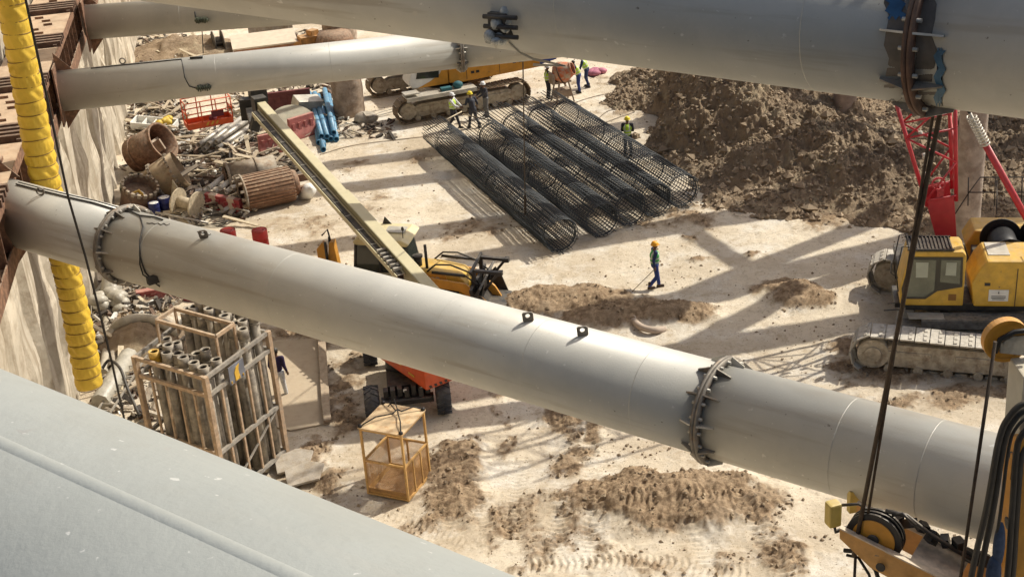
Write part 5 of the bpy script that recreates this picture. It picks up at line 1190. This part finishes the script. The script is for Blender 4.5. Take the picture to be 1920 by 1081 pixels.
# ------------------------------------------------------------------ scrap, stores and rubble on the left
random.seed(21)
def place(px,py): p=G(px,py); p.z=gz(p.x,p.y); return p
def hd(a,b): 
    p=G(*a);q=G(*b); return math.atan2(q.y-p.y,q.x-p.x)
# ribbed drilling casing lying on its side
p=place(502,392); t=thing('drilling_casing','brown ribbed drilling casing lying on its side by the boom, with a toothed end','casing',p+V(0,.5,.72),R(24))
m=MB(); m.ring2(V(-1.0,0,0),V(1.0,0,0),.66,.70,44); m.build('shell',RUST,t)
m=MB()
for k in range(30): a=2*math.pi*k/30; m.bar((-1.0,math.cos(a)*.71,math.sin(a)*.71),(1.0,math.cos(a)*.71,math.sin(a)*.71),.085,.045,up=(0,math.cos(a),math.sin(a)))
m.build('rib',M('casing_brown',(.24,.125,.07),.8,var=.25,sc=4,col2=(.45,.34,.22),amt=.36,msc=4,dust=.35),t)
m=MB(); m.ring((-1.02,0,0),(1,0,0),.55,.80,.08,44)
for k in range(14): a=2*math.pi*k/14; m.box((-1.12,math.cos(a)*.72,math.sin(a)*.72),(.2,.14,.1),rot=Euler((a,0,0)))
m.build('toothed_ring',STEELG,t)
m=MB(); m.cyl((.98,0,0),(1.25,0,0),.62,.50,n=30); m.box((1.5,.1,.1),(.6,.12,.3)); m.box((1.4,-.2,-.2),(.5,.2,.12)); m.build('end_bracket',RUST,t)
p=place(468,362); t=thing('drilling_casing','grey muddy casing lying just behind the brown ribbed casing','casing',p+V(0,.6,.62),R(20)); m=MB(); m.ring2(V(-.9,0,0),V(1.1,0,0),.56,.62,36); m.ring((-.9,0,0),(1,0,0),.5,.68,.1,36); m.ring((.3,0,0),(1,0,0),.6,.66,.06,36); m.cyl((-.6,0,0),(-.55,0,0),.57,n=30); m.build('shell',STEELG,t); 
m=MB(); m.prism([(-.5,-.5),(.2,-.6),(.5,.1),(.1,.5),(-.4,.3)],V(-1.0,.1,0),V(0,1,0),V(0,0,1),.05); m.build('lid_plate',RUSTD,t)
# upright toothed core barrels against the wall
p=place(285,322); t=thing('core_barrel','dark rusty open steel barrel leaning by the pit wall under the white crate','core barrel',p+V(.0,.3,.95),rot=(0,R(62),R(-18))); m=MB(); m.ring2(V(0,0,-.85),V(0,0,.85),.78,.82,40); m.ring((0,0,.8),(0,0,1),.80,.87,.12,40); m.ring((0,0,-.5),(0,0,1),.8,.85,.08,40); m.cyl((0,0,-.7),(0,0,-.66),.78,n=36); m.build('barrel_wall',RUST,t)
m=MB(); m.box((.1,.1,.3),(.5,.1,.7)); m.box((-.2,.2,.1),(.1,.6,.5)); m.build('inner_plate',CONB,t)
p=place(318,372); t=thing('core_barrel','tan conical auger bucket with a row of cutting teeth, below the dark barrel','auger bucket',p+V(-.1,.3,.80),rot=(0,R(66),R(12))); m=MB(); m.lathe([(.60,-.95),(.76,-.2),(.80,.75),(.76,.75),(.70,-.2),(.55,-.95)],(0,0,0),(0,0,1),36); m.build('bucket_wall',M('tan_rust',(.34,.24,.13),.8,var=.25,sc=4,col2=(.22,.11,.06),amt=.4,msc=4,dust=.4),t)
m=MB()
for k in range(22): a=2*math.pi*k/22; m.box((math.cos(a)*.80,math.sin(a)*.80,-.35),(.10,.16,.11),rz=a); m.box((math.cos(a)*.84,math.sin(a)*.84,.45),(.08,.12,.09),rz=a)
m.build('cutting_tooth',STEELG,t)
m=MB(); m.prism([(0,0),(.7,-.1),(.5,.8),(.1,.9)],V(.2,-.5,.6),V(0,1,0),V(0,0,1),.05); m.build('flap',STEELG,t)
p=place(262,395); t=thing('core_barrel','short dark brown toothed barrel standing at the foot of the wall','core barrel',p+V(0,.2,.5),rot=(R(15),R(20),0)); m=MB(); m.ring2(V(0,0,-.55),V(0,0,.6),.66,.70,36); m.cyl((0,0,.2),(0,0,.24),.66,n=30); m.build('barrel_wall',RUSTD,t); m=MB()
for k in range(18): a=2*math.pi*k/18; m.box((math.cos(a)*.70,math.sin(a)*.70,.60),(.10,.14,.16),rz=a)
m.build('cutting_tooth',STEELG,t)
p=place(250,372); t=MB(); t.prism([(-.4,0),(.5,0),(.6,.7),(.1,.95),(-.45,.6)],p,V(1,.2,0),Z,.7); tag(t.build('steel_block',M('dark_green_steel',(.09,.085,.05),.7,var=.3,dust=.2),bev=.03),'dark green steel block wedged between the toothed barrels and the wall','steel block')
# grey pipes heap
base=place(392,292); h0=R(68)
for k,(dx,dz) in enumerate([(-.5,0),(-.26,0),(0,0),(.26,0),(.52,0),(-.38,.22),(-.12,.22),(.14,.22),(.40,.22),(-.25,.44),(.02,.44),(.3,.45)]):
    o=base+V(math.sin(h0)*dx*1.25,-math.cos(h0)*dx*1.25,.12+dz)+V(random.uniform(-.1,.1),random.uniform(-.3,.3),0)
    t=MB(); a=h0+random.uniform(-.06,.06); d=V(math.cos(a),math.sin(a),random.uniform(0,.05)); t.ring2(o,o+d*3.2,.10,.12,18)
    tag(t.build('steel_pipe',GALV),'short grey steel pipe in the heap below the orange basket','pipe','grey pipes heaped below the orange basket')
# white pipes & red barrier
base=place(418,372)
for k in range(7):
    o=base+V(-.75+k*.24,.0-.05*k,.35+.16*(k%2)); t=MB(); d=V(.45,.8,.12); t.ring2(o,o+d*1.3,.09,.105,16); tag(t.build('white_pipe',WHITE),'short white plastic pipe lying behind the red and white barrier','pipe','white pipes behind the barrier')
def barrier(px,py,rz,label,L=1.9,hh=.8,tilt=0,mat=PINK,cols=False):
    p=place(px,py); t=thing('road_barrier',label,'barrier',p+V(0,0,.02),rot=(tilt,0,rz)); m=MB(); m.prism([(-.25,0),(.25,0),(.22,.18),(.10,hh*.6),(.09,hh),(-.09,hh),(-.10,hh*.6),(-.22,.18)],V(0,0,0),V(0,1,0),Z,L); m.build('barrier_shell',mat,t,bev=.02)
    for k in range(4): m=MB(); m.box((-L*.36+k*L*.24,-.13,hh*.5),(L*.1,.05,hh*.5)); m.build('moulded_rib',mat,t)
    if cols:
        for k in (-.28,.25):
            m=MB(); m.prism([(-.256,.0),(.256,.0),(.226,.18),(.105,hh*.6),(.095,hh+.005),(-.095,hh+.005),(-.105,hh*.6),(-.226,.18)],V(k*L,0,.001),V(0,1,0),Z,L*.2); m.build('white_band',M('cream_band',(.62,.50,.40),.6,dust=.3),t)
    return t
barrier(425,392,R(-35),'toppled red and cream barrier beside the white pipes',1.9,.6,.2,M('maroon_barrier',(.34,.05,.06),.6,var=.2,dust=.3),True)
barrier(514,286,R(25),'faded pink barrier left of the long boom among the timber',1.3,.9)
barrier(568,256,R(40),'faded pink barrier right of the long boom by the blue pipes',1.35,1.0)
barrier(535,205,R(10),'dark red panel barrier standing beyond the tip of the boom',2.6,.9,0,M('dark_red_panel',(.16,.05,.045),.7,var=.2))
barrier(300,562,R(14),'pink barrier lying under the left flange joint among cables',1.5,.5,.3,PINK)
barrier(375,560,R(-10),'small red barrier half hidden under the strut right of the cables',1.0,.4,.3,M('maroon_barrier',(.34,.05,.06)))
# wooden cable reels
def reel(px,py,r,w,rz,label,mat=WOODL,tilt=0,z=0):
    p=place(px,py); t=thing('cable_reel',label,'cable reel',p+V(0,0,r+z),rot=(0,tilt,rz))
    for s_ in (-1,1): m=MB(); m.cyl((s_*w/2-.03,0,0),(s_*w/2+.03,0,0),r,n=32); m.build('reel_flange',mat,t)
    m=MB(); m.cyl((-w/2,0,0),(w/2,0,0),r*.42,n=20); m.bar((-w/2,r*.6,.0),(w/2,r*.6,.0),.06,.06); m.build('reel_core',mat,t); return t
reel(355,405,.55,.85,R(-25),'pale wooden cable reel beside the blue barrels',WOODL,.1)
reel(412,98,.62,.5,R(200),'black tyre like reel beyond the upper strut',M('dusty_black_tyre',(.06,.055,.05),.8,dust=.5))
m=MB(); p=place(336,385); m.prism([(-.4,0),(.45,0),(.0,1.1)],p+V(0,0,.0),V(.9,-.3,.1),V(-.1,.1,1),.06); tag(m.build('timber_wedge',WOODL),'triangular pale board leaning behind the wooden reel','board')
# drums
def drum(px,py,r,h,label,body,lid,group=None,z=0,name='oil_drum'):
    p=place(px,py); t=thing(name,label,'drum',p+V(0,0,z),group=group); m=MB(); m.lathe([(0,0),(r,0),(r,h*.32),(r*1.03,h*.335),(r,h*.35),(r,h*.65),(r*1.03,h*.665),(r,h*.68),(r,h),(r*.97,h+.012),(r*.93,h-.015),(0,h-.015)],(0,0,0),Z,32); m.build('drum_body',body,t)
    m=MB(); m.lathe([(0,h-.012),(r*.92,h-.012),(r*.92,h-.008),(0,h-.006)],(0,0,0),Z,28); m.cyl((r*.5,0,h-.01),(r*.5,0,h+.02),.035,n=10); m.cyl((-r*.4,-.1,h-.01),(-r*.4,-.1,h+.015),.05,n=10); m.build('drum_lid',lid,t); return t
drum(433,470,.29,.88,'red steel drum mostly hidden behind the strut, left of its twin',DRUM,DRUM)
drum(492,470,.29,.88,'red steel drum standing clear behind the strut, right of its twin',DRUM,DRUM)
drum(312,396,.25,.62,'larger navy blue drum with white lid beside the wooden reel',NAVY,WHITE)
drum(292,404,.22,.55,'smaller navy blue drum with white lid nearest the left flange',NAVY,WHITE)
p=place(265,395); t=thing('tool_bag','white and yellow sack leaning beside the blue drums','bag',p,0); m=MB(); m.sph((0,0,.42),(.34,.26,.48),16,12); m.build('sack',WHITE,t); m=MB(); m.path([(-.3,-.1,.3),(-.15,-.2,.85),(.1,-.2,.95),(.3,-.15,.6),(.42,-.1,.2)],.07,8); m.build('yellow_edge',YEL,t)
p=place(578,372); t=thing('canister','white plastic canister lying at the end of the ribbed casing','canister',p+V(0,0,.3),rot=(0,R(55),R(-60))); m=MB(); m.lathe([(0,-.5),(.24,-.5),(.28,-.42),(.28,.35),(.18,.48),(.08,.5),(.08,.58),(0,.58)],(0,0,0),Z,24); m.build('canister_body',WHITE,t)
# blue pipes
bl=place(613,272)
for k,(dx,dz,s_) in enumerate([(-.35,0,0),(-.1,0,-.4),(.16,0,.4),(.42,0,.3),(-.22,.22,.2),(.04,.22,.1),(.3,.22,.6),(-.05,-.0,-1.0)]):
    a=R(99)+random.uniform(-.03,.03); o=bl+V(dx,s_,.13+dz); d=V(math.cos(a),math.sin(a),.02); m=MB(); m.ring2(o,o+d*6.6,.10,.125,18); 
    t=m.build('blue_pipe',BLUE); tag(t,'long blue plastic pipe in the bundle left of the brown concrete pile','pipe','blue pipes bundled together')
# white crate
p=place(292,246); t=thing('crate_frame','white moulded crate with a yellow wrapped load on its right end','crate',p+V(0,0,.25),rot=(.15,.1,R(-12))); m=MB(); m.box((0,0,0),(2.1,.75,.06)); 
for s_ in (-1,1): m.box((0,s_*.37,.16),(2.1,.06,.32)); m.box((s_*1.03,0,.16),(.06,.75,.32))
for k in range(3): m.box((-.5+k*.5,0,.13),(.06,.7,.26))
m.build('tray',WHITE,t,bev=.02); m=MB()
for k in range(6): m.sph((.55+random.uniform(-.2,.2),random.uniform(-.3,.3),.35),(.2,.18,.16),8,6)
m.build('yellow_wrap',M('yellow_wrap_film',(.6,.42,.06),.5,var=.3,sc=8,bump=.8,bs=18),t)
# plywood stack, concrete blocks at the back
p=place(497,95); t=thing('plywood_stack','stack of pale plywood sheets on a rusty frame beyond the upper strut','plywood',p,R(12)); m=MB(); m.box((0,0,.62),(3.6,2.6,.14),rot=Euler((.06,0,0))); m.build('sheet',M('pale_plywood',(.58,.50,.38),.7,var=.08,sc=3),t); m=MB(); m.box((0,-.1,.35),(3.5,2.4,.36)); m.build('frame',M('rusty_frame',(.30,.15,.08),.8,var=.3),t)
p=place(505,68); m=MB(); m.box(p+V(0,0,.6),(2.3,.9,1.3),rz=.15); m.box(p+V(1.3,0,.6),(.25,1.1,1.5),rz=.15); tag(m.build('concrete_block',CONC,bev=.03),'grey concrete block with pale post behind the plywood stack','concrete block')
p=place(630,95); m=MB(); m.lathe([(0,0),(1.0,0),(1.05,.6),(.9,1.0),(0,1.0)],p,Z,28); tag(m.build('rusty_tank',RUST),'low round rusty tank beyond the upper strut','tank')
p=place(583,93); m=MB(); m.box(p+V(0,0,.4),(1.2,.8,.8),rz=.4); m.box(p+V(.2,0,.9),(.5,.5,.4),rz=.8); m.cyl(p+V(-.6,-.5,.3),p+V(-.6,.5,.3),.3,n=16); tag(m.build('generator',M('orange_brown_machine',(.45,.22,.06),.7,var=.3,sc=5,dust=.4),bev=.02),'small orange brown machine beside the plywood stack','machine')
p=place(552,250); t=thing('tank_lid','round grey green lid lying behind the long boom','lid',p+V(0,0,.5),rot=(.5,.2,0)); m=MB(); m.cyl((0,0,0),(0,0,.12),1.05,n=36); m.build('disc',M('grey_green_lid',(.30,.29,.22),.7,var=.15,dust=.4),t)
p=place(577,222); m=MB(); m.box(p+V(0,0,.55),(1.3,.7,1.0),rot=Euler((.3,.2,.6))); tag(m.build('pale_cabinet',PALE,bev=.03),'pale metal cabinet tilted between the pink barrier and the blue pipes','cabinet')
p=place(687,228); m=MB(); m.sph(p+V(0,0,.2),(.6,.4,.32),9,6); m.box(p+V(.2,-.1,.3),(.6,.4,.25),rot=Euler((.3,.2,.5))); tag(m.build('concrete_lump',CONC),'pale broken concrete lump right of the brown pile','concrete')
p=place(1125,138); m=MB()
for k in range(6): m.sph(p+V(random.uniform(-.7,.7),random.uniform(-.3,.3),.12),(.3,.22,.16),10,7)
tag(m.build('pink_sack',MAG),'crumpled pink sacks on the sand beyond the mixer','sacks')
# grey duct hoses near the rack
def sweep(name,pts,r,mat,label,cat,ribs=0,n=14,per=10):
    P_=[Vector(p) for p in pts]; Q=[]
    for i in range(len(P_)-1):
        p0=P_[max(i-1,0)];p1=P_[i];p2=P_[i+1];p3=P_[min(i+2,len(P_)-1)]
        for t_ in np.linspace(0,1,per+1)[:-1]: Q.append(.5*((2*p1)+(p2-p0)*t_+(2*p0-5*p1+4*p2-p3)*t_*t_+(-p0+3*p1-3*p2+p3)*t_**3))
    Q.append(P_[-1]); m=MB(); rr=[r*(1+(.05 if ribs and k%2 else 0)) for k in range(len(Q))]; m.path(Q,r,n,rr=rr)
    return tag(m.build(name,mat),label,cat)
HSG=M('grey_beige_hose',(.42,.38,.30),.7,var=.15,sc=5,bump=.3,dust=.3)
sweep('suction_hose',[G(212,640,.3),G(214,618,.5),G(235,602,.8),G(270,597,.8),G(305,606,.7),G(335,625,.4)],.17,HSG,'thick beige hose arching over the dirt behind the pipe rack','hose',1,per=16)
sweep('suction_hose',[G(200,560,.2),G(202,610,.25),G(200,670,.25),G(192,700,.25)],.17,HSG,'thick beige hose lying along the wall foot beside the yellow duct','hose',1,per=16)
m=MB(); m.ring2(G(214,655,.3),G(210,690,.3),.12,.15,18); tag(m.build('pipe_end',STEELG),'short open ended pipe between the beige hoses','pipe')
m=MB(); p=G(188,755,.3); m.cyl(p,p+V(.35,2.6,.2),.30,n=8); tag(m.build('wrapped_post',CLOTH,bev=.02),'grey sheeted post lying under the mouth of the yellow duct','post')
m=MB(); p=G(208,555,.2); m.cyl(p,p+V(-.1,2.2,1.2),.38,.30,n=9); tag(m.build('sheeted_column',CLOTH,bev=.02),'grey sheeted column leaning on the wall left of the coiled cable','post')
p=place(215,592); m=MB()
for k in range(9): m.sph(p+V(random.uniform(-.5,.5),random.uniform(-.4,.4),random.uniform(.1,.5)),(random.uniform(.2,.4),.25,.2),7,5)
tag(m.build('rubble_sack',CLOTH),'crumpled grey sheet bundle at the wall foot above the beige hose','sheet')
# black strap loops and ladder at the foot of the rack
sweep('rubber_strap',[G(192,690,1.2),G(205,675,1.4),G(225,690,1.4),G(240,730,1.0),G(262,780,.5)],.045,BLK,'black rubber hose loop hanging left of the pipe rack','hose')
t=thing('ladder','grey steel ladder lying left of the pipe rack','ladder',place(232,745),R(80)); m=MB()
for s_ in (-1,1): m.bar((-1.4,s_*.22,.3),(1.6,s_*.22,.6),.05,.05)
m.build('ladder_rail',GALV,t)
for k in range(9): m=MB(); m.bar((-1.3+k*.33,-.2,.31+k*.033),(-1.3+k*.33,.2,.31+k*.033),.03,.03); m.build('ladder_rung',GALV,t)
# coiled cables
def coil(px,py,r,n,mat,label,rr=.022,zz=.03):
    p=place(px,py); m=MB(); pts=[]
    for k in range(n*20): a=k/20*2*math.pi; q=r*(1+.18*math.sin(k*.137)+.05*math.sin(k*1.7)); pts.append(p+V(math.cos(a)*q*1.1+.1*math.sin(k*.05),math.sin(a)*q*.9,zz+.015*(k/20)+.02*math.sin(k)))
    m.path(pts,rr,5); tag(m.build('cable_coil',mat),label,'cable coil')
PCB=M('pale_grey_cable',(.48,.45,.38),.6,bump=0); BRC=M('brown_cable',(.20,.15,.10),.7,bump=0)
coil(215,540,.62,7,PCB,'loose pale cable coil at the wall foot below the left flange'); coil(285,572,.85,6,BRC,'loose brown cable coil in front of the pink barrier under the strut')
coil(378,330,.95,8,BRC,'large coil of brown hose between the toothed barrel and the ribbed casing',.04); coil(400,415,.6,5,BLK,'tangle of black cable on the sand right of the wooden reel',.015)
# cables trailing on the ground
def gcable(pts,label,r=.016,mat=BRC):
    sweep('ground_cable',[place(*p)+V(0,0,.03) for p in pts],r,mat,label,'cable',per=8,n=6)
gcable([(600,292),(660,275),(740,264),(800,258),(840,262)],'thin cable snaking over the sand left of the rebar cages')
gcable([(690,222),(735,210),(780,196),(840,190)],'pale rope lying on the sand from the concrete lump to the crane tracks',.02,PCB)
gcable([(1075,195),(1120,180),(1180,170),(1240,165)],'thin cable crossing the sand behind the rebar cages')
gcable([(1120,225),(1145,208),(1190,210),(1160,222),(1130,232)],'short loop of cable at the left toe of the soil heap')
gcable([(600,245),(640,238),(700,215),(742,203)],'pale rope running from the blue pipes to the orange crane',.022,PCB)
# steel road plate and plank
pa,pb_,pc_,pd=place(470,660),place(607,640),place(622,798),place(543,812)
m=MB(); vs=[q+V(0,0,.05) for q in (place(430,650),place(598,640),place(620,797),place(545,810),place(500,800))]; n_=len(vs)
m.add(vs+[v+V(0,0,-.06) for v in vs],[tuple(range(n_)),tuple(range(2*n_-1,n_-1,-1))]+[(i,i+n_,(i+1)%n_+n_,(i+1)%n_) for i in range(n_)])
tag(m.build('road_plate',M('sandy_steel_plate',(.44,.35,.24),.8,var=.12,sc=1.5,col2=(.33,.25,.17),amt=.4,msc=1.5,dust=.4)),'sand covered steel plate laid on the ground right of the pipe rack','steel plate')
m=MB(); m.bar(place(604,636)+V(0,0,.12),place(613,778)+V(0,0,.12),.24,.12); m.bar(place(612,770)+V(0,0,.2),place(616,800)+V(0,0,.15),.22,.10); tag(m.build('timber_beam',M('beam_timber',(.34,.25,.17),.85,var=.3,sc=4,dust=.5),bev=.01),'long weathered timber beam lying at the edge of the steel plate','timber beam')
for (px_,py_,lb) in ((552,880,'pale flat slab fragment leaning at the foot of the pipe rack'),(572,905,'grey broken slab fragment nearest the big pale strut')):
    p=place(px_,py_); m=MB(); m.prism([(-.5,-.3),(.35,-.4),(.6,.1),(.2,.4),(-.45,.35)],p+V(0,0,.14),V(1,.3,.15),V(-.3,1,.2),.07); tag(m.build('concrete_slab',CONC,bev=.01),lb,'slab')
# lying half buried hose in the mud by the walker
sweep('buried_hose',[G(1186,590,.05),G(1190,602,.16),G(1205,614,.18),G(1230,619,.14),G(1245,617,.05)],.11,M('muddy_pale_hose',(.42,.33,.26),.8,var=.1,dust=.3),'short curved pale hose in the mud below the walking worker','hose')
# planks, poles and bars: each a thing
kinds=[('timber_plank',WOOD),('timber_plank',WOODL),('steel_bar',RUSTD),('steel_bar',GALV)]
zones=[((430,235),(540,330),46,'among the pile left of the long boom'),((270,75),(380,118),34,'in the pile between the two upper left struts'),((250,195),(345,265),26,'beside the white crate at the wall'),((345,255),(520,345),38,'around the coil of brown hose'),((560,75),(600,105),10,'beyond the plywood stack'),((440,180),(640,235),24,'beyond the tip of the long boom'),((330,385),(470,425),12,'around the wooden reel'),((180,640),(260,760),10,'at the wall foot below the yellow duct')]
for (x0,y0),(x1,y1),n,where in zones:
    for k in range(n):
        px=random.uniform(x0,x1);py=random.uniform(y0,y1); p=place(px,py); nm,mt=random.choice(kinds); L=random.uniform(.8,2.8); a=random.choice([R(70),R(115),R(20),R(150)])+random.uniform(-.35,.35)
        z0=random.uniform(.06,.35); tl=random.uniform(-.12,.22); d=V(math.cos(a),math.sin(a),tl); m=MB()
        if nm=='timber_plank': m.bar(p+V(0,0,z0+.1)-d*L/2,p+V(0,0,z0+.1)+d*L/2,random.uniform(.1,.22),.045,up=(random.uniform(-.3,.3),random.uniform(-.3,.3),1))
        else: m.cyl(p+V(0,0,z0)-d*L/2,p+V(0,0,z0)+d*L/2,random.uniform(.022,.05),n=8)
        tag(m.build(nm,mt),('loose weathered timber plank ' if nm=='timber_plank' else 'loose steel bar ')+where,'plank' if nm=='timber_plank' else 'bar',('planks ' if nm=='timber_plank' else 'bars ')+where)
# scrap litter: too fine to count
m=MB()
mats=[WOODL,RUSTD,CONC,STEELG,PALE,M('dark_scrap',(.06,.05,.04),.9),WHITE]
for (x0,y0),(x1,y1),n in (((245,70),(400,120),420),((240,190),(350,290),420),((340,230),(560,340),600),((430,150),(640,240),420),((230,300),(470,420),420),((550,60),(640,110),160),((180,530),(330,600),260),((180,600),(300,790),260),((630,225),(740,260),60)):
    for k in range(n):
        p=place(random.uniform(x0,x1),random.uniform(y0,y1)); m.m=random.choice([0,1,1,2,3,3,4,5,5,6] if random.random()<.5 else [1,2,3,5,5]); s_=random.uniform(.05,.22)
        m.box(p+V(0,0,random.uniform(.0,.2)),(s_*random.uniform(1,3.5),s_*random.uniform(.3,1),s_*random.uniform(.2,.8)),rot=Euler((random.uniform(-.6,.6),random.uniform(-.6,.6),random.uniform(0,6.3))))
tag(m.build('scrap_litter',mats),'fine scrap, splinters and rubble strewn through the store area','scrap',kind='stuff')
# earth mounds under the scrap
def mound(px,py,rx,ry,h,label,seed):
    p=place(px,py); n=70; X,Y=np.meshgrid(np.linspace(-1.3*rx,1.3*rx,n),np.linspace(-1.3*ry,1.3*ry,n)); r=np.sqrt((X/rx)**2+(Y/ry)**2); Zz=h*np.clip(1-r,0,1)**.8+np.clip(1-r,0,1)*(fbm((X+seed*9)*1.6,Y*1.6,5,seed,.62,True)-.45)*h*1.2-.12*(r>.97)
    o=grid_obj('dirt_mound',X,Y,Zz,sm(.4,.6,fbm(X*1.2,Y*1.2,4,seed+3)),HM); o.location=p; tag(o,label,'dirt mound')
mound(262,655,1.3,1.2,.5,'low brown mound of dirt under the arching beige hose',4)
mound(345,98,4.0,2.5,.8,'dark mound of dirt and sticks between the two upper left struts',5)
mound(480,330,1.6,.9,.35,'low dirt mound among the timber left of the long boom',6)
# clods and lumps on the heap
N1=20000; X_=rng.uniform(5,25,N1); Y_=rng.uniform(45,66,N1); H_=heap_h(X_,Y_); k_=H_>.03
S_=.03+.12*rng.random(N1)**3+np.where(rng.random(N1)<.025,.22*rng.random(N1),0)
HCL=M('heap_clods',(.36,.28,.19),.95,var=.35,sc=1.2,col2=(.25,.185,.12),amt=.5,msc=.9)
clods('heap_clods',HCL,'loose clods of earth covering the soil heap',X_[k_],Y_[k_],H_[k_],S_[k_])
# wire rope standing over the cages
b_=G(985,402,.9); tp=GY(979,20,b_.y-8); m=MB(); m.cyl(b_,b_+(tp-b_)*1.5,.02,n=6); 
for k in range(10): m.ring(b_+(tp-b_)*(.0+.012*k),(tp-b_),.02,.05,.05,8)
tag(m.build('sling_rope',ROPE),'thin rusty hanging wire and chain dropping to the second rebar cage','wire rope')
